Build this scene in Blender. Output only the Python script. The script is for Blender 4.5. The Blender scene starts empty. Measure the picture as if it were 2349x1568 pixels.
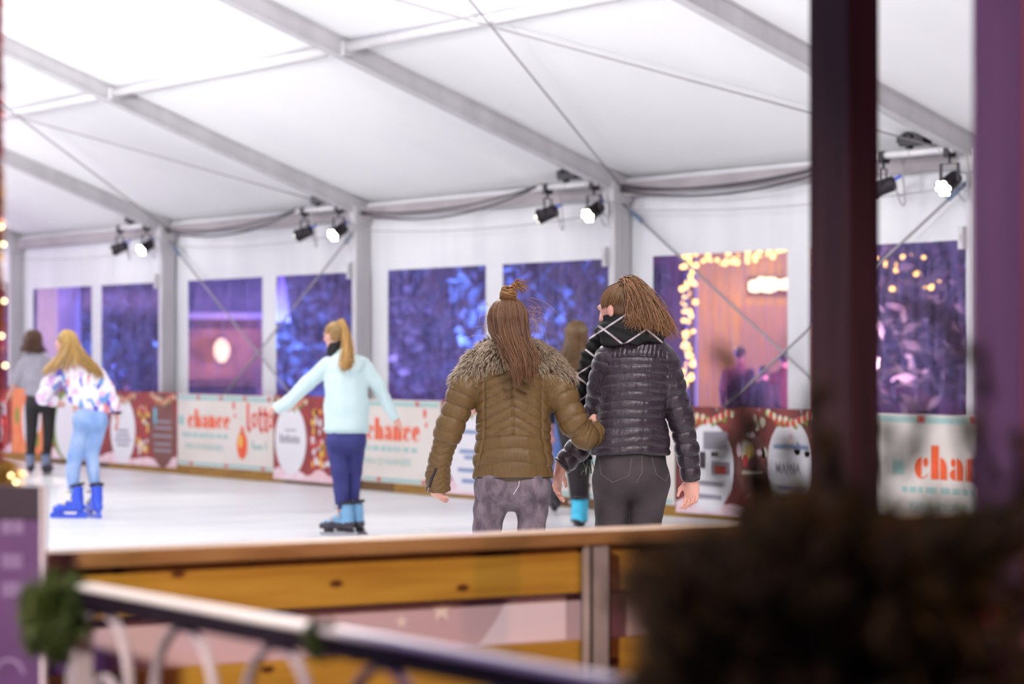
import bpy, math, random
import numpy as np
from mathutils import Vector, Matrix
from mathutils.bvhtree import BVHTree

random.seed(7); rng = np.random.default_rng(7)
scene = bpy.context.scene
COL = scene.collection
PI = math.pi

# ------------------------------------------------------------------ camera
FPX, YAW, PIT = 6237.33, math.radians(57.567), 0.0047
CAM = np.array([21.2082, -14.7918, 1.4626])
_s, _c, _cp, _sp = math.sin(YAW), math.cos(YAW), math.cos(PIT), math.sin(PIT)
FW = np.array([-_s*_cp, _c*_cp, _sp]); RT = np.array([_c, _s, 0.]); UP = np.array([_s*_sp, -_c*_sp, _cp])
cam_data = bpy.data.cameras.new('camera')
cam = bpy.data.objects.new('camera', cam_data); COL.objects.link(cam)
cam_data.sensor_width = 36.0; cam_data.lens = FPX/2349*36.0
cam_data.clip_start = 0.1; cam_data.clip_end = 400
cam_data.dof.use_dof = True; cam_data.dof.focus_distance = 12.15; cam_data.dof.aperture_fstop = 2.5
cam_data.dof.aperture_blades = 9
cam.matrix_world = Matrix(((RT[0], UP[0], -FW[0], CAM[0]), (RT[1], UP[1], -FW[1], CAM[1]), (RT[2], UP[2], -FW[2], CAM[2]), (0, 0, 0, 1)))
scene.camera = cam

# ------------------------------------------------------------------ world, exposure, large lights
w = bpy.data.worlds.new('night_sky'); scene.world = w; w.use_nodes = True
wb = w.node_tree.nodes['Background']; wb.inputs[0].default_value = (0.022, 0.016, 0.085, 1); wb.inputs[1].default_value = 1.0
scene.view_settings.view_transform = 'Standard'; scene.view_settings.look = 'None'
scene.view_settings.exposure = 0.0; scene.view_settings.gamma = 1.0
scene.view_settings.use_curve_mapping = False

cy = scene.cycles
cy.max_bounces = 5; cy.diffuse_bounces = 3; cy.glossy_bounces = 2; cy.transmission_bounces = 2; cy.transparent_max_bounces = 8
cy.use_adaptive_sampling = True; cy.adaptive_threshold = .08; cy.adaptive_min_samples = 16; cy.caustics_reflective = False; cy.caustics_refractive = False
cy.sample_clamp_indirect = 6.0

def light(name, kind, loc, power, color=(1, 1, 1), size=0.2, aim=None, cone=60, blend=.6):
    d = bpy.data.lights.new(name, kind); d.energy = power; d.color = color
    if kind == 'SPOT':
        d.spot_size = math.radians(cone); d.spot_blend = blend; d.shadow_soft_size = size
    elif kind == 'POINT':
        d.shadow_soft_size = size
    o = bpy.data.objects.new(name, d); COL.objects.link(o); o.location = loc
    if aim is not None:
        o.rotation_euler = (Vector(aim)-Vector(loc)).to_track_quat('-Z', 'Y').to_euler()
    return o
FILL_GLOBES = [(-19., -7.5, 4.1), (-12., -7.5, 4.1), (-5., -7.5, 4.1), (2., -7.5, 4.1), (8., -7.5, 4.1), (14.2, -9., 3.6)]
FILL_GLOBE_POWER = [230, 245, 255, 270, 300, 385]
# (fill globes added out of frame; they glow themselves, built with the tent)
# unseen coloured lamps inferred from the posts' tint (violet left, red right)
TINT_LAMPS = [((18.4, -16.2, 3.0), 200, (.62, .34, 1.0)), ((20.6, -10.2, 2.5), 170, (1.0, .42, .26))]
for loc, p, c in TINT_LAMPS:
    light('tint_light', 'POINT', loc, p, c, .05)
# assumed unseen warm spot on the market side, brightening the near barrier
ASSUMED_FLOOD = ((19.4, -15.6, 3.3), (15.3, -11.4, .75))
light('assumed_barrier_light', 'SPOT', ASSUMED_FLOOD[0], 1500, (1, .88, .70), .08, ASSUMED_FLOOD[1], 33, .5)
# unseen fill spots added at the near eave to brighten the far roof
ROOF_FILLS = [(x, -13.6, 2.7) for x in (-16., -9., -2., 5., 11.)]
for u, p in zip(ROOF_FILLS, (9500, 7600, 6000, 5300, 4900)):
    light('roof_fill_light', 'SPOT', u, p, (1, .985, 1), .15, (u[0]-1.0, -5.0, 5.9), 50, .85)
# assumed unseen violet lamp, tinting the far left of the tent
light('assumed_violet_light', 'POINT', (-17.5, -3.2, 2.3), 80, (.75, .42, 1.0), .1)
# night lighting of the market behind the far wall
OUT_LIGHTS = []

# ------------------------------------------------------------------ small helpers
def ray(px, py): return FW + RT*(px-1174.5)/FPX + UP*(784-py)/FPX
def at(px, py, depth): return CAM + ray(px, py)*depth
def on(axis, val, px, py):
    r = ray(px, py); return CAM + r*((val-CAM[axis])/r[axis])
def lin(c):
    c = c/255.0
    return c/12.92 if c <= .04045 else ((c+.055)/1.055)**2.4
def S(r, g, b): return (lin(r), lin(g), lin(b), 1.0)

def tag(o, label=None, cat=None, group=None, kind=None):
    if label: o['label'] = label
    if cat: o['category'] = cat
    if group: o['group'] = group
    if kind: o['kind'] = kind
    return o
def empty(name, loc=(0, 0, 0), rz=0.0, parent=None):
    o = bpy.data.objects.new(name, None); COL.objects.link(o)
    o.location = loc; o.rotation_euler = (0, 0, rz); o.empty_display_size = .1
    if parent: o.parent = parent
    return o
def mesh_np(name, V, Fq, mat=None, parent=None, smooth=True, colors=None, loc=None):
    """V (n,3); Fq (m,3|4) int array"""
    me = bpy.data.meshes.new(name)
    V = np.ascontiguousarray(V, dtype=np.float32); Fq = np.ascontiguousarray(Fq, dtype=np.int32)
    k = Fq.shape[1]; m = len(Fq)
    me.vertices.add(len(V)); me.vertices.foreach_set('co', V.ravel())
    me.loops.add(m*k); me.loops.foreach_set('vertex_index', Fq.ravel())
    me.polygons.add(m); me.polygons.foreach_set('loop_start', np.arange(0, m*k, k, dtype=np.int32))
    me.polygons.foreach_set('loop_total', np.full(m, k, np.int32))
    if smooth: me.polygons.foreach_set('use_smooth', np.ones(m, bool))
    me.update(calc_edges=True); me.validate()
    if colors is not None:
        a = me.color_attributes.new('Col', 'FLOAT_COLOR', 'POINT')
        cc = np.ones((len(V), 4), np.float32); cc[:, :3] = colors
        a.data.foreach_set('color', cc.ravel())
    if mat: me.materials.append(mat)
    o = bpy.data.objects.new(name, me); COL.objects.link(o)
    if parent: o.parent = parent
    if loc is not None: o.location = loc
    return o
def frame_of(d):
    d = np.asarray(d, float); d = d/np.linalg.norm(d)
    a = np.array([0, 0, 1.]) if abs(d[2]) < .9 else np.array([1., 0, 0])
    u = np.cross(a, d); u /= np.linalg.norm(u); v = np.cross(d, u)
    return d, u, v
class MB:
    def __init__(self): self.v = []; self.f = []
    def box(self, lo, hi):
        x0, y0, z0 = lo; x1, y1, z1 = hi; n = len(self.v)
        self.v += [(x0, y0, z0), (x1, y0, z0), (x1, y1, z0), (x0, y1, z0), (x0, y0, z1), (x1, y0, z1), (x1, y1, z1), (x0, y1, z1)]
        self.f += [tuple(n+i for i in q) for q in ((3, 2, 1, 0), (4, 5, 6, 7), (0, 1, 5, 4), (1, 2, 6, 5), (2, 3, 7, 6), (3, 0, 4, 7))]
        return self
    def bar(self, a, b, wu, wv, up=(0, 0, 1)):
        a = np.asarray(a, float); b = np.asarray(b, float); d = b-a; d = d/np.linalg.norm(d)
        u = np.cross(d, up); u /= np.linalg.norm(u); v = np.cross(u, d); n = len(self.v)
        for p in (a, b):
            for su, sv in ((-1, -1), (1, -1), (1, 1), (-1, 1)):
                self.v.append(tuple(p+u*su*wu/2+v*sv*wv/2))
        self.f += [tuple(n+i for i in q) for q in ((0, 1, 2, 3), (7, 6, 5, 4), (0, 4, 5, 1), (1, 5, 6, 2), (2, 6, 7, 3), (3, 7, 4, 0))]
        return self
    def tube(self, pts, r, n=8, cap=True, flat=1.0):
        pts = [np.asarray(p, float) for p in pts]; rs = r if hasattr(r, '__len__') else [r]*len(pts)
        base = len(self.v); pu = None
        for i, p in enumerate(pts):
            d = pts[min(i+1, len(pts)-1)]-pts[max(i-1, 0)]
            d, u, v = frame_of(d)
            if pu is not None:
                u = pu-d*np.dot(pu, d); u /= np.linalg.norm(u); v = np.cross(d, u)
            pu = u
            for k in range(n):
                a = 2*PI*k/n
                self.v.append(tuple(p+(u*math.cos(a)+v*math.sin(a)*flat)*rs[i]))
        for i in range(len(pts)-1):
            for k in range(n):
                a = base+i*n+k; b = base+i*n+(k+1) % n
                self.f.append((a, b, b+n, a+n))
        if cap:
            self.f.append(tuple(base+k for k in range(n))[::-1])
            e = base+(len(pts)-1)*n
            self.f.append(tuple(e+k for k in range(n)))
        return self
    def prism(self, poly, axis, a, b):
        """poly of 2-D points extruded along axis from a to b"""
        n = len(self.v); m = len(poly)
        for t in (a, b):
            for p, q in poly:
                self.v.append({0: (t, p, q), 1: (p, t, q), 2: (p, q, t)}[axis])
        self.f.append(tuple(range(n, n+m))[::-1]); self.f.append(tuple(range(n+m, n+2*m)))
        for i in range(m):
            j = (i+1) % m; self.f.append((n+i, n+j, n+m+j, n+m+i))
        return self
    def grid(self, P):
        """P array (a,b,3)"""
        n = len(self.v); A, B = P.shape[:2]
        self.v += [tuple(p) for p in P.reshape(-1, 3)]
        for i in range(A-1):
            for j in range(B-1):
                q = n+i*B+j; self.f.append((q, q+1, q+B+1, q+B))
        return self
    def disc(self, c, nrm, rx, rz=None, n=20, u=None):
        rz = rz or rx; d, uu, vv = frame_of(nrm); c = np.asarray(c, float); b = len(self.v)
        for k in range(n):
            a = 2*PI*k/n; self.v.append(tuple(c+uu*math.cos(a)*rx+vv*math.sin(a)*rz))
        self.f.append(tuple(range(b, b+n))); return self
    def ball(self, c, r, nu=10, nv=6, sc=(1, 1, 1)):
        c = np.asarray(c, float); b = len(self.v)
        for j in range(nv+1):
            t = PI*j/nv
            for i in range(nu):
                a = 2*PI*i/nu
                self.v.append((c[0]+r*sc[0]*math.sin(t)*math.cos(a), c[1]+r*sc[1]*math.sin(t)*math.sin(a), c[2]+r*sc[2]*math.cos(t)))
        for j in range(nv):
            for i in range(nu):
                p = b+j*nu+i; q = b+j*nu+(i+1) % nu
                self.f.append((p, p+nu, q+nu, q))
        return self
    def build(self, name, mat=None, parent=None, smooth=False, loc=None, bevel=0.0):
        me = bpy.data.meshes.new(name); me.from_pydata(self.v, [], self.f); me.validate(); me.update()
        if smooth:
            me.polygons.foreach_set('use_smooth', np.ones(len(me.polygons), bool))
        if mat: me.materials.append(mat)
        o = bpy.data.objects.new(name, me); COL.objects.link(o)
        if parent: o.parent = parent
        if loc is not None: o.location = loc
        if bevel:
            b = o.modifiers.new('bevel', 'BEVEL'); b.width = bevel; b.segments = 2; b.limit_method = 'ANGLE'
        return o
def copy_of(o, loc=None, parent=None):
    c = o.copy(); COL.objects.link(c)
    if loc is not None: c.location = loc
    c.parent = parent
    return c

# ------------------------------------------------------------------ materials
MATS = {}
def mat(name, c1, c2=None, scale=8.0, rough=.6, metal=0.0, bump=0.0, bscale=40.0, stretch=(1, 1, 1), spec=.5, emit=None, estr=0.0,
        sheen=0.0, detail=4.0, lo=.35, hi=.65, attr=None, coat=0.0):
    if name in MATS: return MATS[name]
    m = bpy.data.materials.new(name); m.use_nodes = True; nt = m.node_tree; N = nt.nodes; K = nt.links
    p = N['Principled BSDF']
    p.inputs['Base Color'].default_value = c1; p.inputs['Roughness'].default_value = rough
    p.inputs['Metallic'].default_value = metal; p.inputs['Specular IOR Level'].default_value = spec
    if sheen: p.inputs['Sheen Weight'].default_value = sheen
    if coat: p.inputs['Coat Weight'].default_value = coat
    if emit: p.inputs['Emission Color'].default_value = emit; p.inputs['Emission Strength'].default_value = estr
    if c2 or bump:
        tc = N.new('ShaderNodeTexCoord'); mp = N.new('ShaderNodeMapping'); mp.inputs['Scale'].default_value = stretch
        K.new(tc.outputs['Object'], mp.inputs[0])
    if c2:
        nz = N.new('ShaderNodeTexNoise'); nz.inputs['Scale'].default_value = scale; nz.inputs['Detail'].default_value = detail
        K.new(mp.outputs[0], nz.inputs['Vector'])
        cr = N.new('ShaderNodeValToRGB'); cr.color_ramp.elements[0].color = c1; cr.color_ramp.elements[1].color = c2
        cr.color_ramp.elements[0].position = lo; cr.color_ramp.elements[1].position = hi
        K.new(nz.outputs['Fac'], cr.inputs[0]); K.new(cr.outputs[0], p.inputs['Base Color'])
    if attr:
        a = N.new('ShaderNodeVertexColor'); a.layer_name = attr; K.new(a.outputs[0], p.inputs['Base Color'])
    if bump:
        nb = N.new('ShaderNodeTexNoise'); nb.inputs['Scale'].default_value = bscale; nb.inputs['Detail'].default_value = 4
        K.new(mp.outputs[0], nb.inputs['Vector'])
        bp = N.new('ShaderNodeBump'); bp.inputs['Strength'].default_value = bump; bp.inputs['Distance'].default_value = .01
        K.new(nb.outputs['Fac'], bp.inputs['Height']); K.new(bp.outputs[0], p.inputs['Normal'])
    MATS[name] = m
    return m
def emitter(name, color, strength, lamp=False):
    m = mat(name, (0.02, 0.02, 0.02, 1), emit=color, estr=strength, rough=.4)
    if not lamp: m.cycles.emission_sampling = 'NONE'      # tiny glowing bulbs: found by chance only, keeps the render quick
    return m
# ------------------------------------------------------------------ the tent and the rink
TAN = math.tan(math.radians(20.32)); HR = 2.953; HROOF = 3.125; HALF = 7.75; WID = 15.5
def roofz(y, base=HROOF):
    y = -y
    return base+TAN*(y if y <= HALF else WID-y)
M_ice = mat('ice', S(232, 234, 238), S(248, 249, 250), scale=1.1, rough=.34, bump=.06, bscale=30, stretch=(1, .25, 1), spec=.45)
M_pvc = mat('white_pvc_fabric', S(246, 246, 248), S(251, 251, 252), scale=.7, rough=.55, bump=.10, bscale=1.6, stretch=(1, .35, 1), spec=.3)
M_wall = mat('white_wall_fabric', S(228, 228, 232), S(238, 238, 241), scale=1.5, rough=.6, bump=.18, bscale=5, stretch=(1.6, 1, .18), spec=.3)
M_alu = mat('brushed_aluminium', S(200, 197, 201), S(212, 209, 212), scale=6, rough=.45, metal=.05, stretch=(1, 1, .2))
M_alu_l = mat('pale_aluminium', S(220, 217, 220), S(230, 228, 230), scale=6, rough=.4, metal=.05)
M_dark = mat('black_plastic', S(28, 24, 30), S(42, 37, 44), scale=20, rough=.5)
M_cable = mat('dark_cable', S(70, 64, 70), rough=.6)
M_gcable = mat('grey_cable', S(170, 164, 168), rough=.6)
M_steel = mat('steel', S(190, 190, 196), rough=.3, metal=.8)
M_ply = mat('yellow_pine', S(196, 146, 60), S(176, 118, 40), scale=3, rough=.55, stretch=(12, .9, 12), bump=.08, bscale=6)

def slab(name, lo, hi, m, kind='structure', parent=None):
    o = MB().box(lo, hi).build(name, m, parent)
    if not parent and kind: o['kind'] = kind
    return o
M_ground = mat('wet_paving', S(38, 32, 42), S(58, 50, 60), scale=4, rough=.45, bump=.3, bscale=8)
slab('pavement', (-120, -90, -.12), (70, 120, -.03), M_ground)
slab('floor', (-25, -15.3, -.02), (15.2, -.22, 0), M_ice)

# ---- far side wall
M_win = bpy.data.materials.new('violet_hazed_vinyl'); M_win.use_nodes = True
def vinyl():
    nt = M_win.node_tree; N = nt.nodes; K = nt.links; N.remove(N['Principled BSDF']); out = N['Material Output']
    tc = N.new('ShaderNodeTexCoord'); mp = N.new('ShaderNodeMapping'); mp.inputs['Scale'].default_value = (7, 1, .9)
    K.new(tc.outputs['Object'], mp.inputs[0])
    nz = N.new('ShaderNodeTexNoise'); nz.inputs['Scale'].default_value = 2.2; nz.inputs['Detail'].default_value = 6; nz.inputs['Roughness'].default_value = .65
    K.new(mp.outputs[0], nz.inputs['Vector'])
    bp = N.new('ShaderNodeBump'); bp.inputs['Strength'].default_value = .35; bp.inputs['Distance'].default_value = .02
    K.new(nz.outputs['Fac'], bp.inputs['Height'])
    tr = N.new('ShaderNodeBsdfTransparent'); tr.inputs[0].default_value = (.86, .80, .95, 1)
    df = N.new('ShaderNodeBsdfDiffuse'); df.inputs[0].default_value = (.36, .27, .74, 1)  # violet haze of reflected light put into the diffuse colour
    gl = N.new('ShaderNodeBsdfGlossy'); gl.inputs['Color'].default_value = (.8, .75, .9, 1); gl.inputs['Roughness'].default_value = .12
    K.new(bp.outputs[0], gl.inputs['Normal'])
    r1 = N.new('ShaderNodeMapRange'); r1.inputs['From Min'].default_value = .38; r1.inputs['From Max'].default_value = .72
    r1.inputs['To Min'].default_value = .09; r1.inputs['To Max'].default_value = .50
    K.new(nz.outputs['Fac'], r1.inputs[0])
    m1 = N.new('ShaderNodeMixShader'); K.new(r1.outputs[0], m1.inputs[0]); K.new(tr.outputs[0], m1.inputs[1]); K.new(df.outputs[0], m1.inputs[2])
    m2 = N.new('ShaderNodeMixShader'); m2.inputs[0].default_value = .035; K.new(m1.outputs[0], m2.inputs[1]); K.new(gl.outputs[0], m2.inputs[2])
    K.new(m2.outputs[0], out.inputs[0])
vinyl()
WZ0, WZ1 = .80, 2.385
def ripple(x, z): return .012*math.sin(x*9.3+1.2*math.sin(x*2.1))+.006*math.sin(x*23+z*2)
def cloth(mb, x0, x1, z0, z1, nx, nz, y=0.0, drape=1.0):
    P = np.zeros((nx+1, nz+1, 3))
    for i in range(nx+1):
        for j in range(nz+1):
            x = x0+(x1-x0)*i/nx; z = z0+(z1-z0)*j/nz
            P[i, j] = (x, y+drape*ripple(x, z), z)
    mb.grid(P)
wall_back = MB().box((-25, -.03, 0), (15, .03, .12)).build('wall_back', M_alu); tag(wall_back, kind='structure')
nwin = 0
for b in range(-25, 15, 5):
    mb = MB()
    cloth(mb, b, b+5, WZ1, 3.0, 70, 3)
    cloth(mb, b, b+5, .1, WZ0, 20, 2, drape=.4)
    for a, c in ((0, .40), (2.42, 2.76), (4.80, 5)):
        cloth(mb, b+a, b+c, WZ0, WZ1, 6, 4, drape=.35)
    mb.build('wall_panel', M_wall, wall_back, smooth=True)
    for a, c in ((.40, 2.42), (2.76, 4.80)):
        nwin += 1; g = MB(); cloth(g, b+a, b+c, WZ0, WZ1, 24, 12, y=.004, drape=.5)
        o = g.build('window_%d' % nwin, M_win, smooth=True); tag(o, kind='structure')
for p in range(-25, 20, 5):
    m = MB().box((p-.05, -.2, 0), (p+.05, -.02, 3.02))
    m.box((p+.05, -.15, 0), (p+.058, -.13, 3.0)); m.box((p+.05, -.09, 0), (p+.058, -.07, 3.0))
    post = m.build('post', M_alu, wall_back, bevel=.006)
    k = MB().box((p-.1, -.24, 2.30), (p-.045, -.16, 2.48)); k.box((p-.085, -.25, 2.36), (p-.06, -.23, 2.42)); k.build('bracket', M_alu, post)
    MB().box((p-.09, -.24, 2.9), (p+.09, -.015, 3.10)).build('eave_bracket', M_alu, post, bevel=.008)
for b in range(-25, 15, 5):
    m = MB().box((b+.09, -.13, 2.955), (b+4.91, -.03, 3.085)); m.box((b+.09, -.142, 2.955), (b+4.91, -.13, 2.975)); m.box((b+.09, -.142, 3.065), (b+4.91, -.13, 3.085))
    m.build('eave_beam', mat('darker_grey_aluminium', S(158, 150, 154), S(176, 168, 170), scale=5, rough=.5, stretch=(.4, 1, 1)), wall_back)  # beam is a darker grey than the posts
    MB().box((b, -.06, 3.05), (b+5, .05, 3.13)).build('roof_edge_tube', M_wall, wall_back)
slab('wall_front', (-25, -15.56, 0), (15, -15.5, 3.0), M_wall)
gab = MB().prism([(0, 0), (-15.5, 0), (-15.5, 3.1), (-HALF, 3.1+HALF*TAN), (0, 3.1)], 0, -25.12, -25.06).build('wall_left', M_wall); tag(gab, kind='structure')

# ---- roof
ceiling = MB().bar((-25, -HALF, roofz(-HALF)-.12), (15, -HALF, roofz(-HALF)-.12), .1, .12).build('ceiling', M_alu_l); tag(ceiling, kind='structure')
for b in range(-25, 15, 5):
    for side in (0, 1):
        nx, ny = 16, 24; P = np.zeros((nx+1, ny+1, 3))
        for i in range(nx+1):
            for j in range(ny+1):
                x = b+5*i/nx; t = j/ny; y = -HALF*t if not side else -WID+HALF*t
                sag = .035*math.sin(PI*i/nx)**.8*(.4+.6*math.sin(PI*min(1, t*1.05)))
                P[i, j] = (x, y+(.06 if side == 0 and j == 0 else 0), roofz(y)-sag+.004*math.sin(3*y+2*x))
        MB().grid(P).build('roof_panel', M_pvc, ceiling, smooth=True)
th = math.atan(TAN)
for p in range(-25, 20, 5):
    for side in (0, 1):
        y0, y1 = (0.0, -HALF) if not side else (-WID, -HALF)
        zc = HR+.0825
        a = (p, y0, zc); b2 = (p, y1, zc+HALF*TAN)
        m = MB().bar(a, b2, .10, .165*math.cos(th))
        off = np.array([0, 0, -.165/2])
        m.bar(np.array(a)+off, np.array(b2)+off, .13, .018); m.bar(np.array(a)-off*.95, np.array(b2)-off*.95, .13, .016)
        m.build('rafter', M_alu, ceiling)
for b in range(-25, 15, 5):
    for y in (-3.1, -6.2, -9.3, -12.4):
        z = roofz(y)-.085
        pu = MB().tube([(b+.06, y, z), (b+4.94, y, z)], .046, 12).build('purlin', M_alu_l, ceiling, smooth=True)
        m = MB()
        for xx in (b+.05, b+4.87): m.box((xx, y-.06, z-.075), (xx+.08, y+.06, z+.05))
        m.build('purlin_bracket', M_alu, pu)

# ---- bracing cables
def cable_thing(name, pts, r, m, label, cat, group=None, n=6):
    o = MB().tube(pts, r, n).build(name, m, smooth=True); tag(o, label, cat, group); return o
def catenary(a, b, sag, n=14):
    a = np.array(a, float); b = np.array(b, float)
    return [a+(b-a)*t-np.array([0, 0, sag*4*t*(1-t)]) for t in np.linspace(0, 1, n)]
for b, w1 in ((0, 'bay above the two front skaters'), (-10, 'left bay above the mint hoodie skater')):
    for k, (xa, xb) in enumerate(((b+.05, b+4.95), (b+4.95, b+.05))):
        d = ('from the right eave corner', 'from the left eave corner')[1-k]
        cable_thing('roof_bracing_cable', [(xa, -.1, roofz(-.1)-.13), ((xa+xb)/2, -3.1, roofz(-3.1)-.15), (xb, -6.2, roofz(-6.2)-.13)], .0085, M_gcable,
                    'thin roof cable '+d+', '+w1, 'cable', 'roof bracing cables')
        d = ('from the left post', 'from the right post')[k]
        pts = [(xa, -.09-.03*k, 2.88), (xb, -.09-.03*k, .06)]
        o = cable_thing('wall_bracing_cable', pts, .012, M_gcable, 'grey wall brace '+d+', '+w1.replace('above', 'behind'), 'cable', 'wall bracing cables')
        A, B = np.array(pts[0]), np.array(pts[1]); u = (B-A)/np.linalg.norm(B-A)
        MB().tube([A+u*.1, A+u*.34], .021, 8).build('tensioner', mat('blue_grey_strap', S(110, 132, 160), rough=.5), o, smooth=True)

# ---- stage spotlights on their bars
M_lens = emitter('lit_led_lens', (1, .93, .74, 1), 26.0)
M_body = mat('spotlight_black_metal', S(40, 32, 38), S(52, 44, 50), scale=14, rough=.42, metal=.3)
M_plug = mat('blue_plug', S(40, 80, 210), rough=.4)
SPOTS = []
def spotlight(c, d, barz, label, group, power):
    """c centre of the can, d its beam direction"""
    c = np.array(c, float); d, u, v = frame_of(d)
    t = empty('stage_spotlight', tuple(c)); tag(t, label, 'spotlight', group)
    Z = np.zeros(3)
    m = MB().tube([-d*.10, -d*.095, d*.085, d*.088], [.045, .062, .070, .074], 16)
    m.tube([d*.075, d*.098], [.077, .077], 16); body = m.build('can', M_body, t, smooth=False, bevel=.004)
    m = MB()
    for k in range(7):
        a = k*PI/3; q = d*.1+((u*math.cos(a)+v*math.sin(a))*.047 if k else Z)
        m.tube([q-d*.004, q+d*.004], [.0235, .020], 10)
    m.build('lens', M_lens, t)
    sx = np.cross(d, (0, 0, 1)); sx /= np.linalg.norm(sx)
    top = np.array([0, 0, barz-c[2]-.02])
    m = MB()
    for s in (-1, 1):
        m.bar(sx*s*.083, sx*s*.083+top*.62, .028, .007, up=d)
    m.bar(sx*-.085+top*.62, sx*.085+top*.62, .028, .007, up=(0, 0, 1))
    m.tube([top*.62, top*.85], .012, 8)
    m.build('yoke', M_dark, t)
    MB().box((-.03, -.045, top[2]-.045), (.03, .045, top[2]+.055)).build('clamp', M_dark, t, bevel=.008)
    MB().bar(-d*.10+np.array([0, 0, .03]), -d*.16+np.array([0, 0, .04]), .024, .024).build('plug', M_plug, t)
    m = MB()
    for s, L in ((1, .30), (-1, .20)):
        p0 = -d*.10+sx*.02*s-np.array([0, 0, .03]); p3 = top+np.array([.20*1.0, 0, -.02])
        pts = []
        for q in np.linspace(0, 1, 14):
            base = p0*(1-q)+p3*q
            pts.append(base-np.array([0, 0, 1.])*L*4*q*(1-q)*(1-.35*q)+np.array([.09, 0, 0])*math.sin(PI*q))
        m.tube(pts, .006, 5)
    m.build('cable', M_gcable, t, smooth=True)
    SPOTS.append((c+d*.13, d, power))
    return t
WHERE = {5: 'right of the dark wooden post', 0: 'above the skater in the checked scarf', -5: 'above the mint hoodie skater', -10: 'above the skater in the patterned top'}
DBAR = [(-.86, -.56, -.32), (.20, -.86, -.50)]
for p in (5, 0, -5, -10):
    zb = 3.085; yb = -.36; x0, x1 = p-1.02, p-.02
    t = empty('lighting_bar', (x0, yb, zb)); tag(t, 'silver lighting bar at the eave '+WHERE[p], 'lighting bar', 'lighting bars under the eave')
    MB().tube([(0, 0, 0), (x1-x0, 0, 0)], .03, 12).build('pipe', M_alu_l, t, smooth=True)
    for xx in (.12, .5, .86): MB().tube([(xx-.012, 0, 0), (xx+.012, 0, 0)], .036, 12).build('clamp_band', M_alu, t)
    MB().bar((x1-x0-.02, .0, .0), (p-x0, .18, -.03), .03, .03).build('bracket_arm', M_alu, t)
    m = MB().box((.40, -.05, .055), (.70, .05, .12)); m.box((.34, -.02, .085), (.42, .03, .15)); m.box((.46, -.03, .03), (.50, .03, .06))
    m.tube([(.36, 0, .12), (.44, 0, .16), (.52, 0, .13)], .02, 8); m.box((.60, -.045, .11), (.76, .045, .15))
    m.build('power_box', M_dark, t, bevel=.01)
    spotlight((p-.86, yb, 2.83), DBAR[0], zb, 'black stage spotlight turned away, '+WHERE[p], 'stage spotlights', 30)
    spotlight((p-.06, yb, 2.82), DBAR[1], zb, 'black stage spotlight shining towards the viewer, '+WHERE[p], 'stage spotlights', 60)
    if p > -10:
        for k, sg in enumerate((.10, .17)):
            cable_thing('power_cable', catenary((p-1.0, yb+.02, zb+.035), (p-4.9, -.16, 3.03-.02*k), sg), .011, M_cable,
                        ('upper', 'lower')[k]+' black power cable running left from the bar '+WHERE[p], 'cable', 'eave power cables')
    cable_thing('thin_wire', catenary((p-4.9, -.22, 2.83), (p-.05, -.22, 2.80), .07), .005, M_gcable,
                'thin grey wire strung below the eave, ending '+WHERE[p], 'wire', 'thin eave wires')
cable_thing('power_cable', catenary((.1, -.16, 3.06), (4.0, -.34, 3.12), .13), .011, M_cable, 'black power cable slung along the eave above the orange-lit window', 'cable', 'eave power cables')
for c, d, pw in SPOTS:
    light('spot_beam', 'SPOT', tuple(c), pw*2.2, (1, .95, .86), .06, tuple(c+np.array(d)), 70, .7)

# ---- fill globes added on the ridge (out of frame, they light the tent)
for i, g in enumerate(FILL_GLOBES):
    t = empty('fill_globe', g); tag(t, ('first', 'second', 'third', 'fourth', 'fifth', 'sixth')[i]+' unseen fill globe added along the tent ridge, counted from the far end', 'lamp', 'added fill globes along the ridge')
    MB().tube([(0, 0, .19), (0, 0, .19+roofz(g[1])-g[2]-.3)], .01, 6).build('cord', M_dark, t)
    MB().tube([(0, 0, .15), (0, 0, .21)], .07, 12).build('lamp_cap', M_dark, t)
    MB().ball((0, 0, 0), .16, 14, 9).build('globe', emitter('fill_globe_glow_%d' % i, (1, .975, .985, 1), FILL_GLOBE_POWER[i]/(4*PI*PI*.16*.16), True), t, smooth=True)

# ---- far barrier with kick boards
M_kick1 = mat('kick_board_pine', S(170, 128, 40), S(146, 100, 30), scale=4, rough=.6, stretch=(1.2, 10, 10))
M_kick2 = mat('kick_board_brown', S(124, 88, 40), S(98, 66, 32), scale=4, rough=.6, stretch=(1.2, 10, 10))
bar_far = empty('rink_barrier', (-5, -.27, 0)); tag(bar_far, 'long low wooden barrier along the far window wall, hung with banners', 'barrier')
MB().box((-20, -.02, 0), (20, .02, .96)).build('panel', M_ply, bar_far)
x = -20.0; k = 0
while x < 19.9:
    L = [2.5, 1.9, 2.3, 2.6][k % 4]; e = min(20.0, x+L-.012)
    MB().box((x, -.06, 0), (e, -.021, .118)).build('kick_board', (M_kick2, M_kick1, M_kick1, M_kick2, M_kick1)[k % 5], bar_far, bevel=.004)
    x += L; k += 1

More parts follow.
